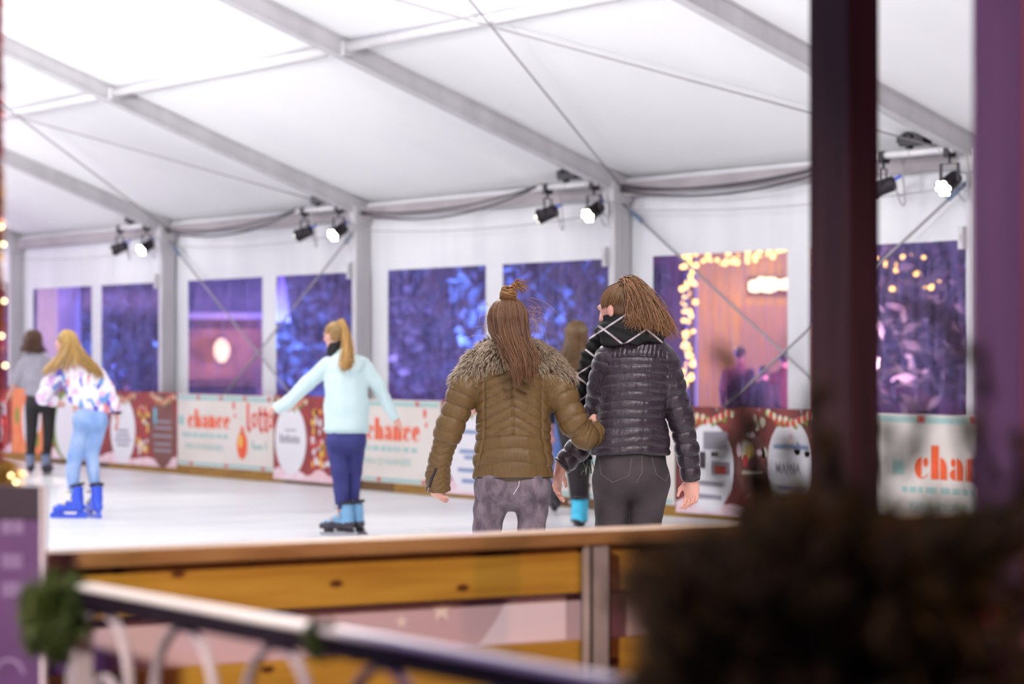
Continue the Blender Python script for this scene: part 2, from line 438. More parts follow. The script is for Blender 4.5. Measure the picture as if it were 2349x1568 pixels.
# ---- near barrier (open gable end of the tent)
M_cap = mat('worn_cap_wood', S(176, 132, 84), S(150, 104, 60), scale=4, rough=.5, stretch=(10, .9, 10), bump=.1, bscale=5)
nb = bpy.data.materials.new('knotty_pine'); nb.use_nodes = True
def knotty():
    nt = nb.node_tree; N = nt.nodes; K = nt.links; p = N['Principled BSDF']; p.inputs['Roughness'].default_value = .45
    tc = N.new('ShaderNodeTexCoord'); mp = N.new('ShaderNodeMapping'); mp.inputs['Scale'].default_value = (8, .7, 9)
    K.new(tc.outputs['Object'], mp.inputs[0])
    nz = N.new('ShaderNodeTexNoise'); nz.inputs['Scale'].default_value = 3; nz.inputs['Detail'].default_value = 5; K.new(mp.outputs[0], nz.inputs['Vector'])
    cr = N.new('ShaderNodeValToRGB'); cr.color_ramp.elements[0].color = S(200, 152, 58); cr.color_ramp.elements[1].color = S(174, 122, 40)
    cr.color_ramp.elements[0].position = .35; cr.color_ramp.elements[1].position = .7; K.new(nz.outputs['Fac'], cr.inputs[0])
    sx = N.new('ShaderNodeSeparateXYZ'); K.new(tc.outputs['Object'], sx.inputs[0]); cb_ = N.new('ShaderNodeCombineXYZ')
    for o_, i_, f_ in (('Y', 0, 3.4), ('Z', 1, 7.0)):
        mm = N.new('ShaderNodeMath'); mm.operation = 'MULTIPLY'; mm.inputs[1].default_value = f_; K.new(sx.outputs[o_], mm.inputs[0]); K.new(mm.outputs[0], cb_.inputs[i_])
    vo = N.new('ShaderNodeTexVoronoi'); vo.inputs['Scale'].default_value = 1.15; vo.voronoi_dimensions = '2D'; K.new(cb_.outputs[0], vo.inputs['Vector'])
    r = N.new('ShaderNodeValToRGB'); r.color_ramp.elements[0].position = .05; r.color_ramp.elements[0].color = (1, 1, 1, 1); r.color_ramp.elements[1].position = .10; r.color_ramp.elements[1].color = (0, 0, 0, 1)
    K.new(vo.outputs['Distance'], r.inputs[0])
    mx = N.new('ShaderNodeMixRGB'); mx.inputs[2].default_value = S(92, 48, 16); K.new(r.outputs[0], mx.inputs[0]); K.new(cr.outputs[0], mx.inputs[1])
    K.new(mx.outputs[0], p.inputs['Base Color'])
knotty()
bar_near = empty('rink_barrier', (15.16, -10.5, 0)); tag(bar_near, 'near pine rink barrier with a wooden cap rail and grey steel upright', 'barrier')
Y0, Y1 = -1.9, 10.2
MB().box((-.07, Y0, .955), (.06, Y1, .995)).build('cap_rail', M_cap, bar_near, bevel=.006)
for a, b in ((Y0+.12, -.222), (-.218, 2.338), (2.342, 4.898), (4.902, Y1)):
    MB().box((-.02, a, .828), (.02, b, .953)).build('top_board', nb, bar_near, bevel=.004)
    MB().box((-.02, a, .52), (.02, b, .70)).build('lower_board', nb, bar_near, bevel=.004)
    MB().box((-.02, a, .30), (.02, b, .51)).build('lower_board', nb, bar_near, bevel=.004)
MB().box((-.03, Y0, .0), (.03, Y0+.11, .95)).build('end_post', M_cap, bar_near, bevel=.004)
M_upr = mat('galvanised_upright', S(186, 172, 166), S(166, 152, 148), scale=10, rough=.5, metal=.2)
for yy in (-.25, 2.31, 4.87):
    m = MB().box((.03, yy, -.03), (.036, yy+.062, .953)); m.box((.03, yy, -.03), (.078, yy+.006, .953)); m.box((.03, yy+.056, -.03), (.078, yy+.062, .953))
    m.box((.072, yy, -.03), (.078, yy+.062, .953))
    m.build('upright', M_upr, bar_near)
# pale printed sheet between the boards, with stars
M_sheet = mat('pale_pink_sheet', S(206, 174, 184), S(218, 192, 198), scale=1.2, rough=.5)
sh = MB().box((-.035, Y0+.1, .60), (-.026, Y1, .85)).build('printed_sheet', M_sheet, bar_near)
M_star = mat('cream_print', S(244, 226, 220), rough=.5)
def star(mb, y, z, r, x=-.0245):
    b = len(mb.v)
    mb.v.append((x, y, z))
    for k in range(10):
        a = PI/2+k*PI/5; rr = r if k % 2 == 0 else r*.45
        mb.v.append((x, y+rr*math.cos(a), z+rr*math.sin(a)))
    for k in range(10): mb.f.append((b, b+1+k, b+1+(k+1) % 10))
for q in ((-.65, .80, .036), (-.77, .775, .02), (.4, .78, .03)):
    m = MB(); star(m, *q); m.build('printed_star', M_star, sh)
m = MB()
for i in range(14):
    t = i/13; y = -.52+.20*t
    m.v.append((-.0246, -.45-.0+(-.09)*(1-t)**1.5+.0, .70+.13*t)); m.v.append((-.0246, -.262, .70+.13*t))
for i in range(13): m.f.append((2*i, 2*i+1, 2*i+3, 2*i+2))
m.build('printed_curve', mat('pale_lilac_print', S(240, 224, 236), rough=.5), sh)

for i, u in enumerate(ROOF_FILLS):  # housings for the added roof fill lamps
    t = empty('roof_fill_lamp', u); tag(t, ('first', 'second', 'third', 'fourth', 'fifth')[i]+' unseen roof fill lamp added at the near eave, counted from the far end', 'lamp', 'added roof fill lamps')
    MB().box((-.15, -.12, -.14), (.15, .06, -.03)).build('housing', M_dark, t, bevel=.01); MB().bar((0, -.05, -.1), (0, -1.85, .2), .03, .03).build('bracket_arm', M_alu, t)
def unit_(v): return np.array(v, float)/np.linalg.norm(v)
# ------------------------------------------------------------------ banners on the far barrier
def text_obj(name, s, w, h, m, parent, pos, thick=.03, rot=(PI/2, 0, 0)):
    cu = bpy.data.curves.new(name, 'FONT'); cu.body = s; cu.size = 1.0; cu.offset = thick; cu.resolution_u = 4
    tmp = bpy.data.objects.new(name, cu); COL.objects.link(tmp)
    dg = bpy.context.evaluated_depsgraph_get()
    me = bpy.data.meshes.new_from_object(tmp.evaluated_get(dg)); me.name = name
    COL.objects.unlink(tmp); bpy.data.objects.remove(tmp); bpy.data.curves.remove(cu)
    n = len(me.vertices); V = np.zeros(n*3, np.float32); me.vertices.foreach_get('co', V); V = V.reshape(-1, 3)
    lo, hi = V.min(0), V.max(0)
    V[:, 0] = (V[:, 0]-lo[0])/(hi[0]-lo[0])*w; V[:, 1] = (V[:, 1]-lo[1])/(hi[1]-lo[1])*h
    me.vertices.foreach_set('co', V.ravel()); me.update()
    me.materials.clear(); me.materials.append(m)
    o = bpy.data.objects.new(name, me); COL.objects.link(o); o.parent = parent; o.location = pos; o.rotation_euler = rot
    if name == 'printed_line': o['kind'] = 'stuff'
    return o
M_cream = mat('cream_banner', S(228, 218, 208), S(236, 228, 220), scale=1.5, rough=.5)
M_redb = mat('dark_red_banner', S(126, 34, 34), S(164, 52, 46), scale=3.5, rough=.5)
M_redb2 = mat('brown_red_banner', S(84, 30, 28), S(140, 46, 42), scale=3, rough=.5)
M_orb = mat('orange_banner', S(238, 120, 66), S(244, 156, 96), scale=4, rough=.5)
P_or = mat('orange_print', S(240, 92, 36), rough=.5); P_lo = mat('vermilion_print', S(232, 66, 36), rough=.5)
P_teal = mat('pale_teal_print', S(170, 205, 198), rough=.5); P_teald = mat('teal_print', S(120, 180, 172), rough=.5)
P_wh = mat('white_print', S(240, 238, 242), rough=.45); P_wp = mat('pink_snow_print', S(240, 196, 204), S(250, 230, 236), scale=5, rough=.5)
P_br = mat('brown_print', S(128, 74, 62), S(112, 60, 52), scale=4, rough=.5); P_gr = mat('leaf_green_print', S(122, 150, 50), rough=.5)
P_ye = mat('yellow_print', S(240, 196, 80), rough=.5); P_bl = mat('blue_grey_print', S(130, 150, 190), rough=.5); P_red = mat('red_print', S(206, 56, 48), rough=.5)
P_gy = mat('grey_print', S(150, 146, 158), rough=.5); P_gold = mat('pale_gold_print', S(232, 222, 190), rough=.5); P_cy = mat('cyan_print', S(110, 190, 214), rough=.5)
P_dk = mat('dark_print', S(60, 48, 54), rough=.5)
def flat(mb, poly, y):
    b = len(mb.v); mb.v += [(x, y, z) for x, z in poly]; mb.f.append(tuple(range(b, b+len(poly))))
def oval_pts(cx, cz, rx, rz, n=28): return [(cx+rx*math.cos(2*PI*k/n), cz+rz*math.sin(2*PI*k/n)) for k in range(n)]
def rect(x0, x1, z0, z1): return [(x0, z0), (x1, z0), (x1, z1), (x0, z1)]
def banner(x0, x1, z0, z1, m, label, group, y=-.345):
    n = 12; P = np.zeros((n+1, 3, 3))
    t = empty('banner', (x0, y, 0)); tag(t, label, 'banner', group)
    mb = MB().box((0, 0, z0), (x1-x0, .006, z1)); sheet = mb.build('sheet', m, t)
    m2 = MB()
    for k in range(int((x1-x0)/.6)+1):
        xx = min(x1-x0-.02, .02+k*.6); m2.tube([(xx, -.004, z1-.02), (xx, .002, z1-.02)], .012, 8)
    m2.build('eyelet', M_steel, t)
    return t
def pr(t, name, m, polys, lvl=1):
    if len(polys) <= 4:
        for p in polys:
            mb = MB(); flat(mb, p, -.0012*lvl); o = mb.build(name, m, t)
        return o
    mb = MB()
    for p in polys: flat(mb, p, -.0012*lvl)
    o = mb.build(name, m, t); o['kind'] = 'stuff'; return o
def cream_strip(t, W, z0, z1):
    random.seed(int(W*100))
    pr(t, 'printed_border', P_teal, [rect(.04, W-.04, z1-.07, z1-.02), rect(.04, W-.04, z0+.015, z0+.05)])
    pr(t, 'printed_present', P_red, [rect(x, x+.07, z1-.065, z1-.01) for x in np.arange(.55, W-.1, .62)]+[rect(x, x+.08, z0+.01, z0+.05) for x in np.arange(.35, W-.1, .95)], 2)
def half_lens(x0, x1, z0, z1, n=12):
    """half disc bulging left, straight on its right side"""
    return [(x1-(x1-x0)*math.sin(PI*k/n), z0+(z1-z0)*(1-math.cos(PI*k/n))/2) for k in range(n+1)][::-1]
def stem(x0, x1, z0, z1, n=8):
    """upright bar with its upper right corner rounded off"""
    r = (x1-x0); return [(x0, z0), (x1, z0)]+[(x0+r*math.cos(a), z1-r*1.1+r*1.1*math.sin(a)) for a in np.linspace(0, PI/2, n)]
def hair_arc(x0, x1, z0, z1, w, n=10):
    o = [(x0+(x1-x0)*k/n, z0+(z1-z0)*(k/n)**2.2) for k in range(n+1)]
    return o+[(x, z+w) for x, z in o[::-1]]
def chance(t, X, z, W=1.17, H=.225, line=True):
    """the fat stencil lettering: c h a n c e"""
    u = W/6.6; x = H*.66; P = []
    def c_(q): P.extend([half_lens(q, q+.46*u, z, z+x), oval_pts(q+.72*u, z+x*.76, .17*u, x*.22, 14), hair_arc(q+.46*u, q+.9*u, z, z+.2*x, .012)])
    q = X; c_(q); q += 1.06*u
    P.extend([rect(q, q+.5*u, z, z+H), stem(q+.58*u, q+1.02*u, z, z+x)]); q += 1.18*u
    P.extend([oval_pts(q+.24*u, z+x*.78, .17*u, x*.2, 14), half_lens(q, q+.38*u, z, z+x*.52), stem(q+.46*u, q+.88*u, z, z+x)]); q += 1.04*u
    P.extend([rect(q, q+.48*u, z, z+x), stem(q+.56*u, q+1.0*u, z, z+x)]); q += 1.14*u
    c_(q); q += 1.06*u
    P.extend([half_lens(q, q+.46*u, z, z+x), [(2*q+1.0*u-a, b) for a, b in half_lens(q+.08*u, q+.46*u, z+x*.42, z+x)], hair_arc(q+.46*u, q+.92*u, z, z+.2*x, .012)])
    pr(t, 'printed_word', P_or, P, 2)
    rr = random.Random(4); D = []
    for zz in (z-.115,):
        q = X-.15
        while q < X+W*.85:
            l = rr.uniform(.05, .13); D.append(rect(q, q+l, zz, zz+.05)); q += l+rr.uniform(.02, .06)
    D.append(rect(X-.27, X-.12, z+.03, z+.14))
    pr(t, 'printed_line', P_teal, D, 2)
    text_obj('printed_line', "FIN D'ANNÉE", W*.86, .085, P_teal, t, (X-.05, -.003, z-.26), .01)
    pr(t, 'printed_flame', P_lo, [oval_pts(X+W+.07, z+H+.06, .03, .05), oval_pts(X+W+.10, z+H-.06, .02, .03)], 2)
GB = 'banners along the far barrier'
t = banner(-9.19, -6.64, .115, .985, M_cream, 'cream banner reading chance and lotto, left of the mint hoodie skater', GB)
cream_strip(t, 2.55, .115, .985); chance(t, .30, .58)
def ring_(cx, cz, rx, rz, w, n=18):
    o = []
    for k in range(n):
        a0, a1 = 2*PI*k/n, 2*PI*(k+1)/n
        o.append([(cx+rx*math.cos(a0), cz+rz*math.sin(a0)), (cx+rx*math.cos(a1), cz+rz*math.sin(a1)), (cx+(rx-w)*math.cos(a1), cz+(rz-w)*math.sin(a1)), (cx+(rx-w)*math.cos(a0), cz+(rz-w)*math.sin(a0))])
    return o
def hook_(x, z0, z1, w): return [rect(x, x+w, z0+.05, z1), [(x, z0+.06), (x+.05, z0), (x+.115, z0+.02), (x+.10, z0+.055), (x+w, z0+.07)]]
pr(t, 'printed_word', P_lo, hook_(1.88, .555, .90, .06)+ring_(2.07, .70, .075, .09, .038)+hook_(2.19, .555, .85, .055)+hook_(2.32, .555, .85, .055)+ring_(2.48, .70, .075, .09, .038)+[rect(2.16, 2.44, .76, .79)], 2)
pr(t, 'printed_bauble', P_or, [oval_pts(1.76, .40, .135, .165), rect(1.72, 1.80, .55, .62)], 2)
pr(t, 'printed_gleam', P_ye, [oval_pts(1.72, .45, .05, .08)], 3)
pr(t, 'printed_line', P_teald, [rect(2.02+.055*k, 2.05+.055*k, .36, .36+h_) for k, h_ in enumerate((.10, .05, .05, .06, .05, .0, .09))], 2)
t = banner(-4.58, -2.9, .10, .985, M_cream, 'cream banner reading chance, right of the mint hoodie skater', GB)
cream_strip(t, 1.68, .10, .985); chance(t, .12, .55, 1.17, .24)
t = banner(-.68, 1.22, .10, .985, M_cream, 'cream banner mostly hidden behind the two dark-jacketed skaters', GB)
cream_strip(t, 1.9, .10, .985); chance(t, .62, .55, 1.17, .24)
t = banner(4.0, 6.7, .10, .985, M_cream, 'cream banner seen between the two dark posts at right', GB)
cream_strip(t, 2.7, .10, .985); chance(t, .50, .47, 1.25, .27)

def garland_print(t, x0, x1, z):
    random.seed(3); g = []; wl = []; rd = []
    for k in range(26):
        u = k/25; xx = x0+(x1-x0)*u; zz = z-.10*math.sin(PI*u)+random.uniform(-.03, .03)
        (g, wl, rd)[k % 3].append(oval_pts(xx, zz, .03, .035, 7))
    pr(t, 'printed_leaf', P_gr, g, 4); pr(t, 'printed_blossom', P_gold, wl, 5); pr(t, 'printed_berry', P_red, rd, 6)
def snow(t, W, z0):
    top = [(W*k/20, z0+.10+.03*math.sin(k*1.3)+.02*math.sin(k*.7)) for k in range(21)]
    pr(t, 'printed_snow', P_wp, [[(0, z0), (W, z0)]+top[::-1]], 1)
def dots(t, x0, x1, z0, z1, n, seed, cols):
    random.seed(seed)
    for i, m in enumerate(cols):
        pr(t, 'printed_figure', m, [oval_pts(random.uniform(x0, x1), random.uniform(z0, z1), random.uniform(.02, .05), random.uniform(.02, .06), 9) for _ in range(n)], 2+i)
def lines(t, cx, zs, w, m, h=.028, lvl=3): pr(t, 'printed_line', m, [rect(cx-w/2*f, cx+w/2*f, z, z+h) for z, f in zs], lvl)
t = banner(-17.2, -14.55, .10, 1.0, M_redb, 'red banner with a white panel, at the far left edge', GB); W = 2.65
snow(t, W, .10); pr(t, 'printed_panel', P_red, [oval_pts(2.25, .5, .26, .38)], 2); pr(t, 'printed_panel', P_wh, [rect(2.05, 2.45, .62, .8), oval_pts(2.2, .42, .12, .2)], 3)
t = banner(-14.53, -13.36, .10, 1.0, M_orb, 'orange banner behind the skater in the grey jumper', GB); W = 1.17
pr(t, 'printed_panel', P_wh, [oval_pts(.55, .55, .16, .3), oval_pts(.95, .6, .1, .2)], 2); pr(t, 'printed_panel', P_red, [rect(.62, .82, .3, .75)], 3); pr(t, 'printed_leaf', P_gr, [oval_pts(.2, .62, .07, .12), oval_pts(.9, .3, .08, .1)], 3)
t = banner(-13.34, -9.21, .07, 1.0, M_redb, 'long dark red banner with white and brown ovals, behind the patterned top skater', GB); W = 4.13
snow(t, W, .07)
pr(t, 'printed_oval', P_gr, [oval_pts(.72, .52, .50, .46)], 2); pr(t, 'printed_oval', P_wh, [oval_pts(.82, .50, .46, .44)], 3)
pr(t, 'printed_oval', P_wh, [oval_pts(2.54, .50, .38, .42)], 2); pr(t, 'printed_oval', P_br, [oval_pts(3.73, .52, .38, .46)], 2)
lines(t, 2.54, [(.42, 1), (.36, 1.2), (.30, .9), (.48, .8)], .42, P_gy); lines(t, 3.73, [(.62, 1), (.54, 1.1), (.44, 1.2), (.34, 1), (.26, 1.1)], .46, P_gy)
pr(t, 'printed_tag', P_cy, [rect(3.47, 3.55, .60, .80)], 3)
dots(t, 3.0, 3.3, .2, .8, 12, 5, (P_wh, P_red, P_ye)); dots(t, 1.35, 2.1, .2, .9, 10, 8, (P_red, P_wp))
garland_print(t, 2.2, 2.9, .97); garland_print(t, 3.4, 4.08, .97)
t = banner(-6.62, -4.6, .04, 1.0, M_redb, 'red banner with one white oval, behind the mint hoodie skater', GB, y=-.353); W = 2.02
snow(t, W, .04); pr(t, 'printed_oval', P_wh, [oval_pts(.42, .50, .38, .40)], 2)
pr(t, 'printed_word', P_gy, [rect(.16+.062*k, .20+.062*k, .46, .46+h_) for k, h_ in enumerate((.10, .08, .08, .10, .07, .08, .08, .07))], 3); lines(t, .42, [(.60, .8)], .34, P_gy, .015)
dots(t, .95, 1.25, .2, .85, 12, 9, (P_wh, P_red, P_ye)); dots(t, 1.3, 1.95, .2, .6, 12, 10, (P_wh, P_wp)); garland_print(t, .1, .8, .96)
t = banner(-2.88, -.70, .04, 1.0, M_redb, 'red banner with a white oval of blue lettering, left of the brown-jacket skater', GB); W = 2.18
snow(t, W, .04); pr(t, 'printed_oval', P_wh, [oval_pts(.52, .50, .44, .43)], 2)
lines(t, .58, [(.66, 1), (.46, 1), (.40, .6), (.27, 1.15), (.16, .8)], .44, P_bl, .04); dots(t, 1.1, 2.1, .2, .9, 12, 12, (P_wh, P_red)); garland_print(t, .15, .9, .96)
t = banner(1.24, 3.98, .04, 1.0, M_redb2, 'dark brown-red banner with white ovals and berry garlands, right of the checked scarf skater', GB); W = 2.74
snow(t, W, .04); pr(t, 'printed_oval', P_wh, [oval_pts(.50, .46, .36, .40)], 2)
pr(t, 'printed_photo', P_gy, [rect(.42, .78, .62, .78), rect(.55, .80, .40, .52)], 3); pr(t, 'printed_photo', P_red, [rect(.60, .74, .41, .48)], 4); pr(t, 'printed_photo', P_dk, [rect(.55, .66, .56, .60), rect(.36, .46, .45, .60)], 4)
lines(t, .52, [(.30, 1), (.18, .9)], .4, P_gy, .045)
pr(t, 'printed_oval', P_br, [oval_pts(1.12, .50, .20, .30)], 2); pr(t, 'printed_emblem', P_gold, [oval_pts(1.05, .62, .07, .10), rect(1.0, 1.26, .42, .45)], 3); pr(t, 'printed_emblem', P_ye, [oval_pts(1.10, .62, .045, .06)], 4); pr(t, 'printed_emblem', P_red, [oval_pts(1.05, .54, .045, .06)], 4)
pr(t, 'printed_oval', P_wh, [oval_pts(1.66, .50, .32, .42)], 2)
text_obj('printed_word', 'MANA', .34, .10, P_gy, t, (1.46, -.005, .44), .02); lines(t, 1.68, [(.66, 1.2), (.3, 1), (.22, .9)], .4, P_bl, .035)
garland_print(t, .12, .86, .97); garland_print(t, 1.34, 2.0, .97); dots(t, .9, 2.6, .6, .95, 8, 21, (P_gold, P_wp))

# ------------------------------------------------------------------ the market outside the windows
M_bark = mat('bark', S(52, 38, 34), S(34, 26, 26), scale=10, rough=.85)
M_leaf = mat('night_foliage', S(64, 84, 62), S(96, 112, 92), scale=2, rough=.8)
M_huts = mat('hut_boards', S(120, 84, 62), S(92, 62, 48), scale=3, rough=.7, stretch=(8, 8, .6))
M_snow = mat('pale_roof_felt', S(196, 190, 205), S(170, 164, 180), scale=3, rough=.7)
M_facade = mat('ochre_facade', S(214, 176, 120), S(196, 158, 106), scale=.8, rough=.8)
M_brick = mat('plaster_house_front', S(120, 92, 104), S(100, 78, 92), scale=.6, rough=.8)
def leaf_cloud(n, spread, size, seed):
    r = np.random.default_rng(seed)
    c = r.normal(size=(n, 3)); c /= np.linalg.norm(c, axis=1)[:, None]; c *= (r.random((n, 1))**.45)
    c = c*np.array(spread); a = r.normal(size=(n, 3)); b = r.normal(size=(n, 3))
    a /= np.linalg.norm(a, axis=1)[:, None]; b = b-a*(a*b).sum(1)[:, None]; b /= np.linalg.norm(b, axis=1)[:, None]
    s = size*(.6+.8*r.random((n, 1)))
    V = np.stack([c-a*s, c-b*s*.45, c+a*s, c+b*s*.45], 1).reshape(-1, 3)
    return V, np.arange(4*n).reshape(n, 4)
def tree(px, depth, h, spread, seed, label, lightcol, power):
    base = at(px, 812, depth); base[2] = -.03
    t = empty('tree', tuple(base)); tag(t, label, 'tree', 'trees outside the window wall')
    rr = random.Random(seed); m = MB().tube([(0, 0, 0), (.06, .02, h*.35), (-.03, .05, h*.7), (0, 0, h*.95)], [.16, .13, .09, .03], 8)
    for k in range(9):
        a = rr.uniform(0, 2*PI); z = h*rr.uniform(.3, .8); L = spread*rr.uniform(.6, 1)
        m.tube([(0, 0, z), (math.cos(a)*L*.5, math.sin(a)*L*.5, z+.25), (math.cos(a)*L, math.sin(a)*L, z+.35)], [.05, .03, .012], 5)
    m.build('trunk', M_bark, t, smooth=True)
    V, Fq = leaf_cloud(1500, (spread, spread, h*.42), .13, seed); V[:, 2] += h*.58
    mesh_np('crown', V, Fq, M_leaf, t, smooth=False)
    light('tree_uplight', 'POINT', (base[0]+.5, base[1]-1.5, 1.3), power, lightcol, .12)
BLUE = (.10, .16, 1.0); VIO = (.40, .22, 1.0); PINK = (.95, .38, .75)
tree(190, 50, 4.6, 1.2, 1, 'blue-lit tree outside, behind the patterned top skater', BLUE, 700)
tree(330, 49, 4.2, 1.2, 2, 'dim violet tree outside, left of the second tent post', BLUE, 180)
tree(470, 53, 4.8, 1.2, 3, 'bright blue-lit tree outside, left of the glowing hut', BLUE, 2600)
tree(740, 47, 4.4, 1.3, 4, 'deep blue tree outside, behind the mint hoodie skater', BLUE, 700)
tree(980, 45, 4.2, 1.2, 5, 'violet tree outside, left of the top-knot skater', VIO, 320)
tree(1215, 41, 4.4, 1.2, 6, 'bright blue-lit tree outside, above the top-knot skater', BLUE, 2600)
tree(1390, 46, 4.2, 1.1, 7, 'dark violet tree outside, behind the ponytail skater', VIO, 320)
tree(2120, 36, 3.8, 1.6, 8, 'pink-lit tree outside, between the two dark posts', PINK, 420)
def house(px0, px1, depth, h, label, m, roofm=M_snow, win=None, roof=True):
    a = at(px0, 812, depth); b = at(px1, 812, depth); wd = float(np.linalg.norm(b-a)); c = (a+b)/2
    t = empty('market_hut', (c[0], c[1], -.03), YAW); tag(t, label, 'hut')
    mb = MB(); n = max(4, int(wd/.22))
    MB().box((-wd/2, .02, 0), (wd/2, 2.2, h)).build('wall', m, t)
    for k in range(n):
        MB().box((-wd/2+wd*k/n+.004, 0, 0), (-wd/2+wd*(k+1)/n-.004, .02, h)).build('board', m, t)
    if roof:
        MB().prism([(-.5, h-.1), (1.1, h+.75), (2.7, h-.1), (2.7, h), (1.1, h+.87), (-.5, h)], 0, -wd/2-.3, wd/2+.3).build('roof', roofm, t)
    return t, wd
M_hutlamp = emitter('warm_hut_lamp', (1, .66, .42, 1), 2.4)
t, wd = house(440, 590, 43, 2.15, 'market hut with a glowing orange hatch, seen through the second window pair', M_huts)
hz = .75
w_ = MB().box((-.75, -.03, 1.1), (.72, .03, 1.9)); w_.build('hatch_back', mat('ochre_glow_panel', S(190, 134, 92), S(120, 80, 66), scale=2.2, rough=.7), t)  # ochre colour stands in for the hatch's warm glow
MB().ball((-.02, -.22, 1.56), .13, 12, 8, (1, 1, 1.5)).build('lantern', M_hutlamp, t, smooth=True)
MB().box((-.7, -.35, 1.0), (.7, -.02, 1.06)).build('counter', M_huts, t)
light('hut_light', 'POINT', tuple(at(505, 800, 42.0)), 36, (1, .5, .22), .15)
t, wd = house(-60, 50, 44, 1.75, 'brown market hut with a pale roof, at the far left edge', M_huts)
t, wd = house(84, 132, 42, 2.9, 'narrow cream kiosk glowing through the leftmost window', mat('cream_kiosk', S(238, 216, 190), rough=.7), roof=False)
light('kiosk_light', 'POINT', tuple(at(110, 740, 40.6)), 46, (1, .82, .58), .15)
t, wd = house(1600, 1990, 39, 3.4, 'ochre stall front with a bright sign, seen through the right window', M_facade)
M_sign = emitter('bright_sign', (1, .78, .40, 1), 4.0)
p0 = at(1715, 668, 38.9)-at(1795, 812, 38.9); p1 = at(1840, 626, 38.9)-at(1795, 812, 38.9)
sx0, sx1 = (1715-1795)/FPX*38.9, (1850-1795)/FPX*38.9; sz0, sz1 = 1.46+(812-668)/FPX*38.9, 1.46+(812-628)/FPX*38.9
sg = MB().box((sx0, -.12, sz0), (sx1, -.02, sz1)).build('sign_box', M_huts, t)
rs = random.Random(4)
for k in range(26):
    u = (k % 13)/12; q = MB().ball((sx0+.05+(sx1-sx0-.1)*u, -.15, sz0+(.10 if k < 13 else sz1-sz0-.08)+rs.uniform(-.03, .03)), .055, 8, 5).build('sign_bulb', M_sign, sg, smooth=True)
MB().box((-.6, -.04, 0), (.05, .0, 2.2)).build('doorway', mat('pale_doorway', S(190, 150, 130), rough=.7), t)
light('stall_light', 'POINT', tuple(at(1770, 600, 37.4)), 115, (1, .78, .48), .2)
light('stall_light', 'POINT', tuple(at(1620, 760, 37.2)), 60, (1, .66, .36), .2)
light('stall_light', 'POINT', tuple(at(1730, 860, 37.0)), 30, (.75, .45, .85), .2)
# string lights: down a pole and along the front
M_bulb = emitter('amber_bulb', (1, .56, .12, 1), 6.0)
bulb_me = None
def string_lights(pts, n, jit, label, seed):
    global bulb_me
    rr = random.Random(seed); o0 = np.array(pts[0]); t = empty('string_lights', tuple(o0)); tag(t, label, 'string lights', 'amber string lights outside')
    P = [np.array(p)-o0 for p in pts]; MB().tube(P, .012, 5).build('cord', M_cable, t)
    seg = np.cumsum([0]+[np.linalg.norm(P[i+1]-P[i]) for i in range(len(P)-1)])
    for k in range(n):
        s = seg[-1]*(k+.5)/n; i = min(len(P)-2, int(np.searchsorted(seg, s)-1)); i = max(i, 0)
        q = P[i]+(P[i+1]-P[i])*(s-seg[i])/(seg[i+1]-seg[i])+np.array([rr.uniform(-jit, jit), rr.uniform(-jit, jit), rr.uniform(-jit, jit)])
        if bulb_me is None:
            b = MB().ball((0, 0, 0), .030, 8, 6).build('bulb', M_bulb, t, smooth=True); bulb_me = b.data
        else:
            b = bpy.data.objects.new('bulb', bulb_me); COL.objects.link(b); b.parent = t
        b.location = tuple(q); b.scale = [rr.uniform(.6, 1.35)]*3
string_lights([at(1578, 590, 38), at(1578, 900, 38)], 62, .085, 'amber string lights hanging down a pole, right of the checked scarf skater', 3)
string_lights([at(1570, 596, 38), at(1680, 588, 38), at(1830, 578, 38)], 50, .09, 'amber string lights along the top of the right window view', 5)
string_lights([at(2030, 640, 35.5), at(2090, 575, 35.5), at(2110, 640, 35.5), at(2150, 620, 35.5)], 16, .2, 'scattered warm string lights on the pink-lit tree', 8)
M_pole = mat('timber_pole', S(70, 50, 44), rough=.7)
pl = at(1583, 812, 38.2); o = MB().box((-.05, -.05, 0), (.05, .05, 3.2)); o.tube([(0, 0, 3.15), (0, 0, 3.3)], .08, 10); o = o.build('timber_pole', M_pole); o.location = (pl[0], pl[1], -.03); tag(o, 'timber pole carrying amber string lights outside the right window', 'pole')
a = at(-700, 812, 62); b = at(2900, 812, 62); c = (a+b)/2; L = float(np.linalg.norm(b-a))
t = empty('house_row', (c[0], c[1], -.03), YAW); tag(t, 'dark row of houses far behind the market', 'building')
MB().box((-L/2, 0, 0), (L/2, 3, 5.2)).build('front', M_brick, t)
MB().prism([(-.4, 5.1), (1.5, 7.4), (3.4, 5.1)], 0, -L/2, L/2).build('roof', M_bark, t)
wm = MB().box((-.45, -.06, 0), (.45, .02, 1.4)); wm.box((-.03, -.08, 0), (.03, 0, 1.4)); wm.box((-.45, -.08, .68), (.45, 0, .74))
w0 = wm.build('house_window', mat('dark_pane', S(60, 62, 110), rough=.2), t); w0.location = (-L/2+1, 0, .8)
for i in range(1, int(L/2.2)*2):
    c_ = copy_of(w0, (-L/2+1+(i//2)*2.2, 0, .8 if i % 2 == 0 else 3.2), t)
light('assumed_street_light', 'POINT', tuple(at(500, 600, 57)), 300, (.25, .25, 1), .3)  # assumed unseen lamps tinting the houses and trees behind the market
light('assumed_street_light', 'POINT', tuple(at(1100, 600, 57)), 300, (.3, .25, 1), .3)
light('assumed_street_light', 'POINT', tuple(at(2100, 600, 55)), 1500, (.9, .4, .8), .3)

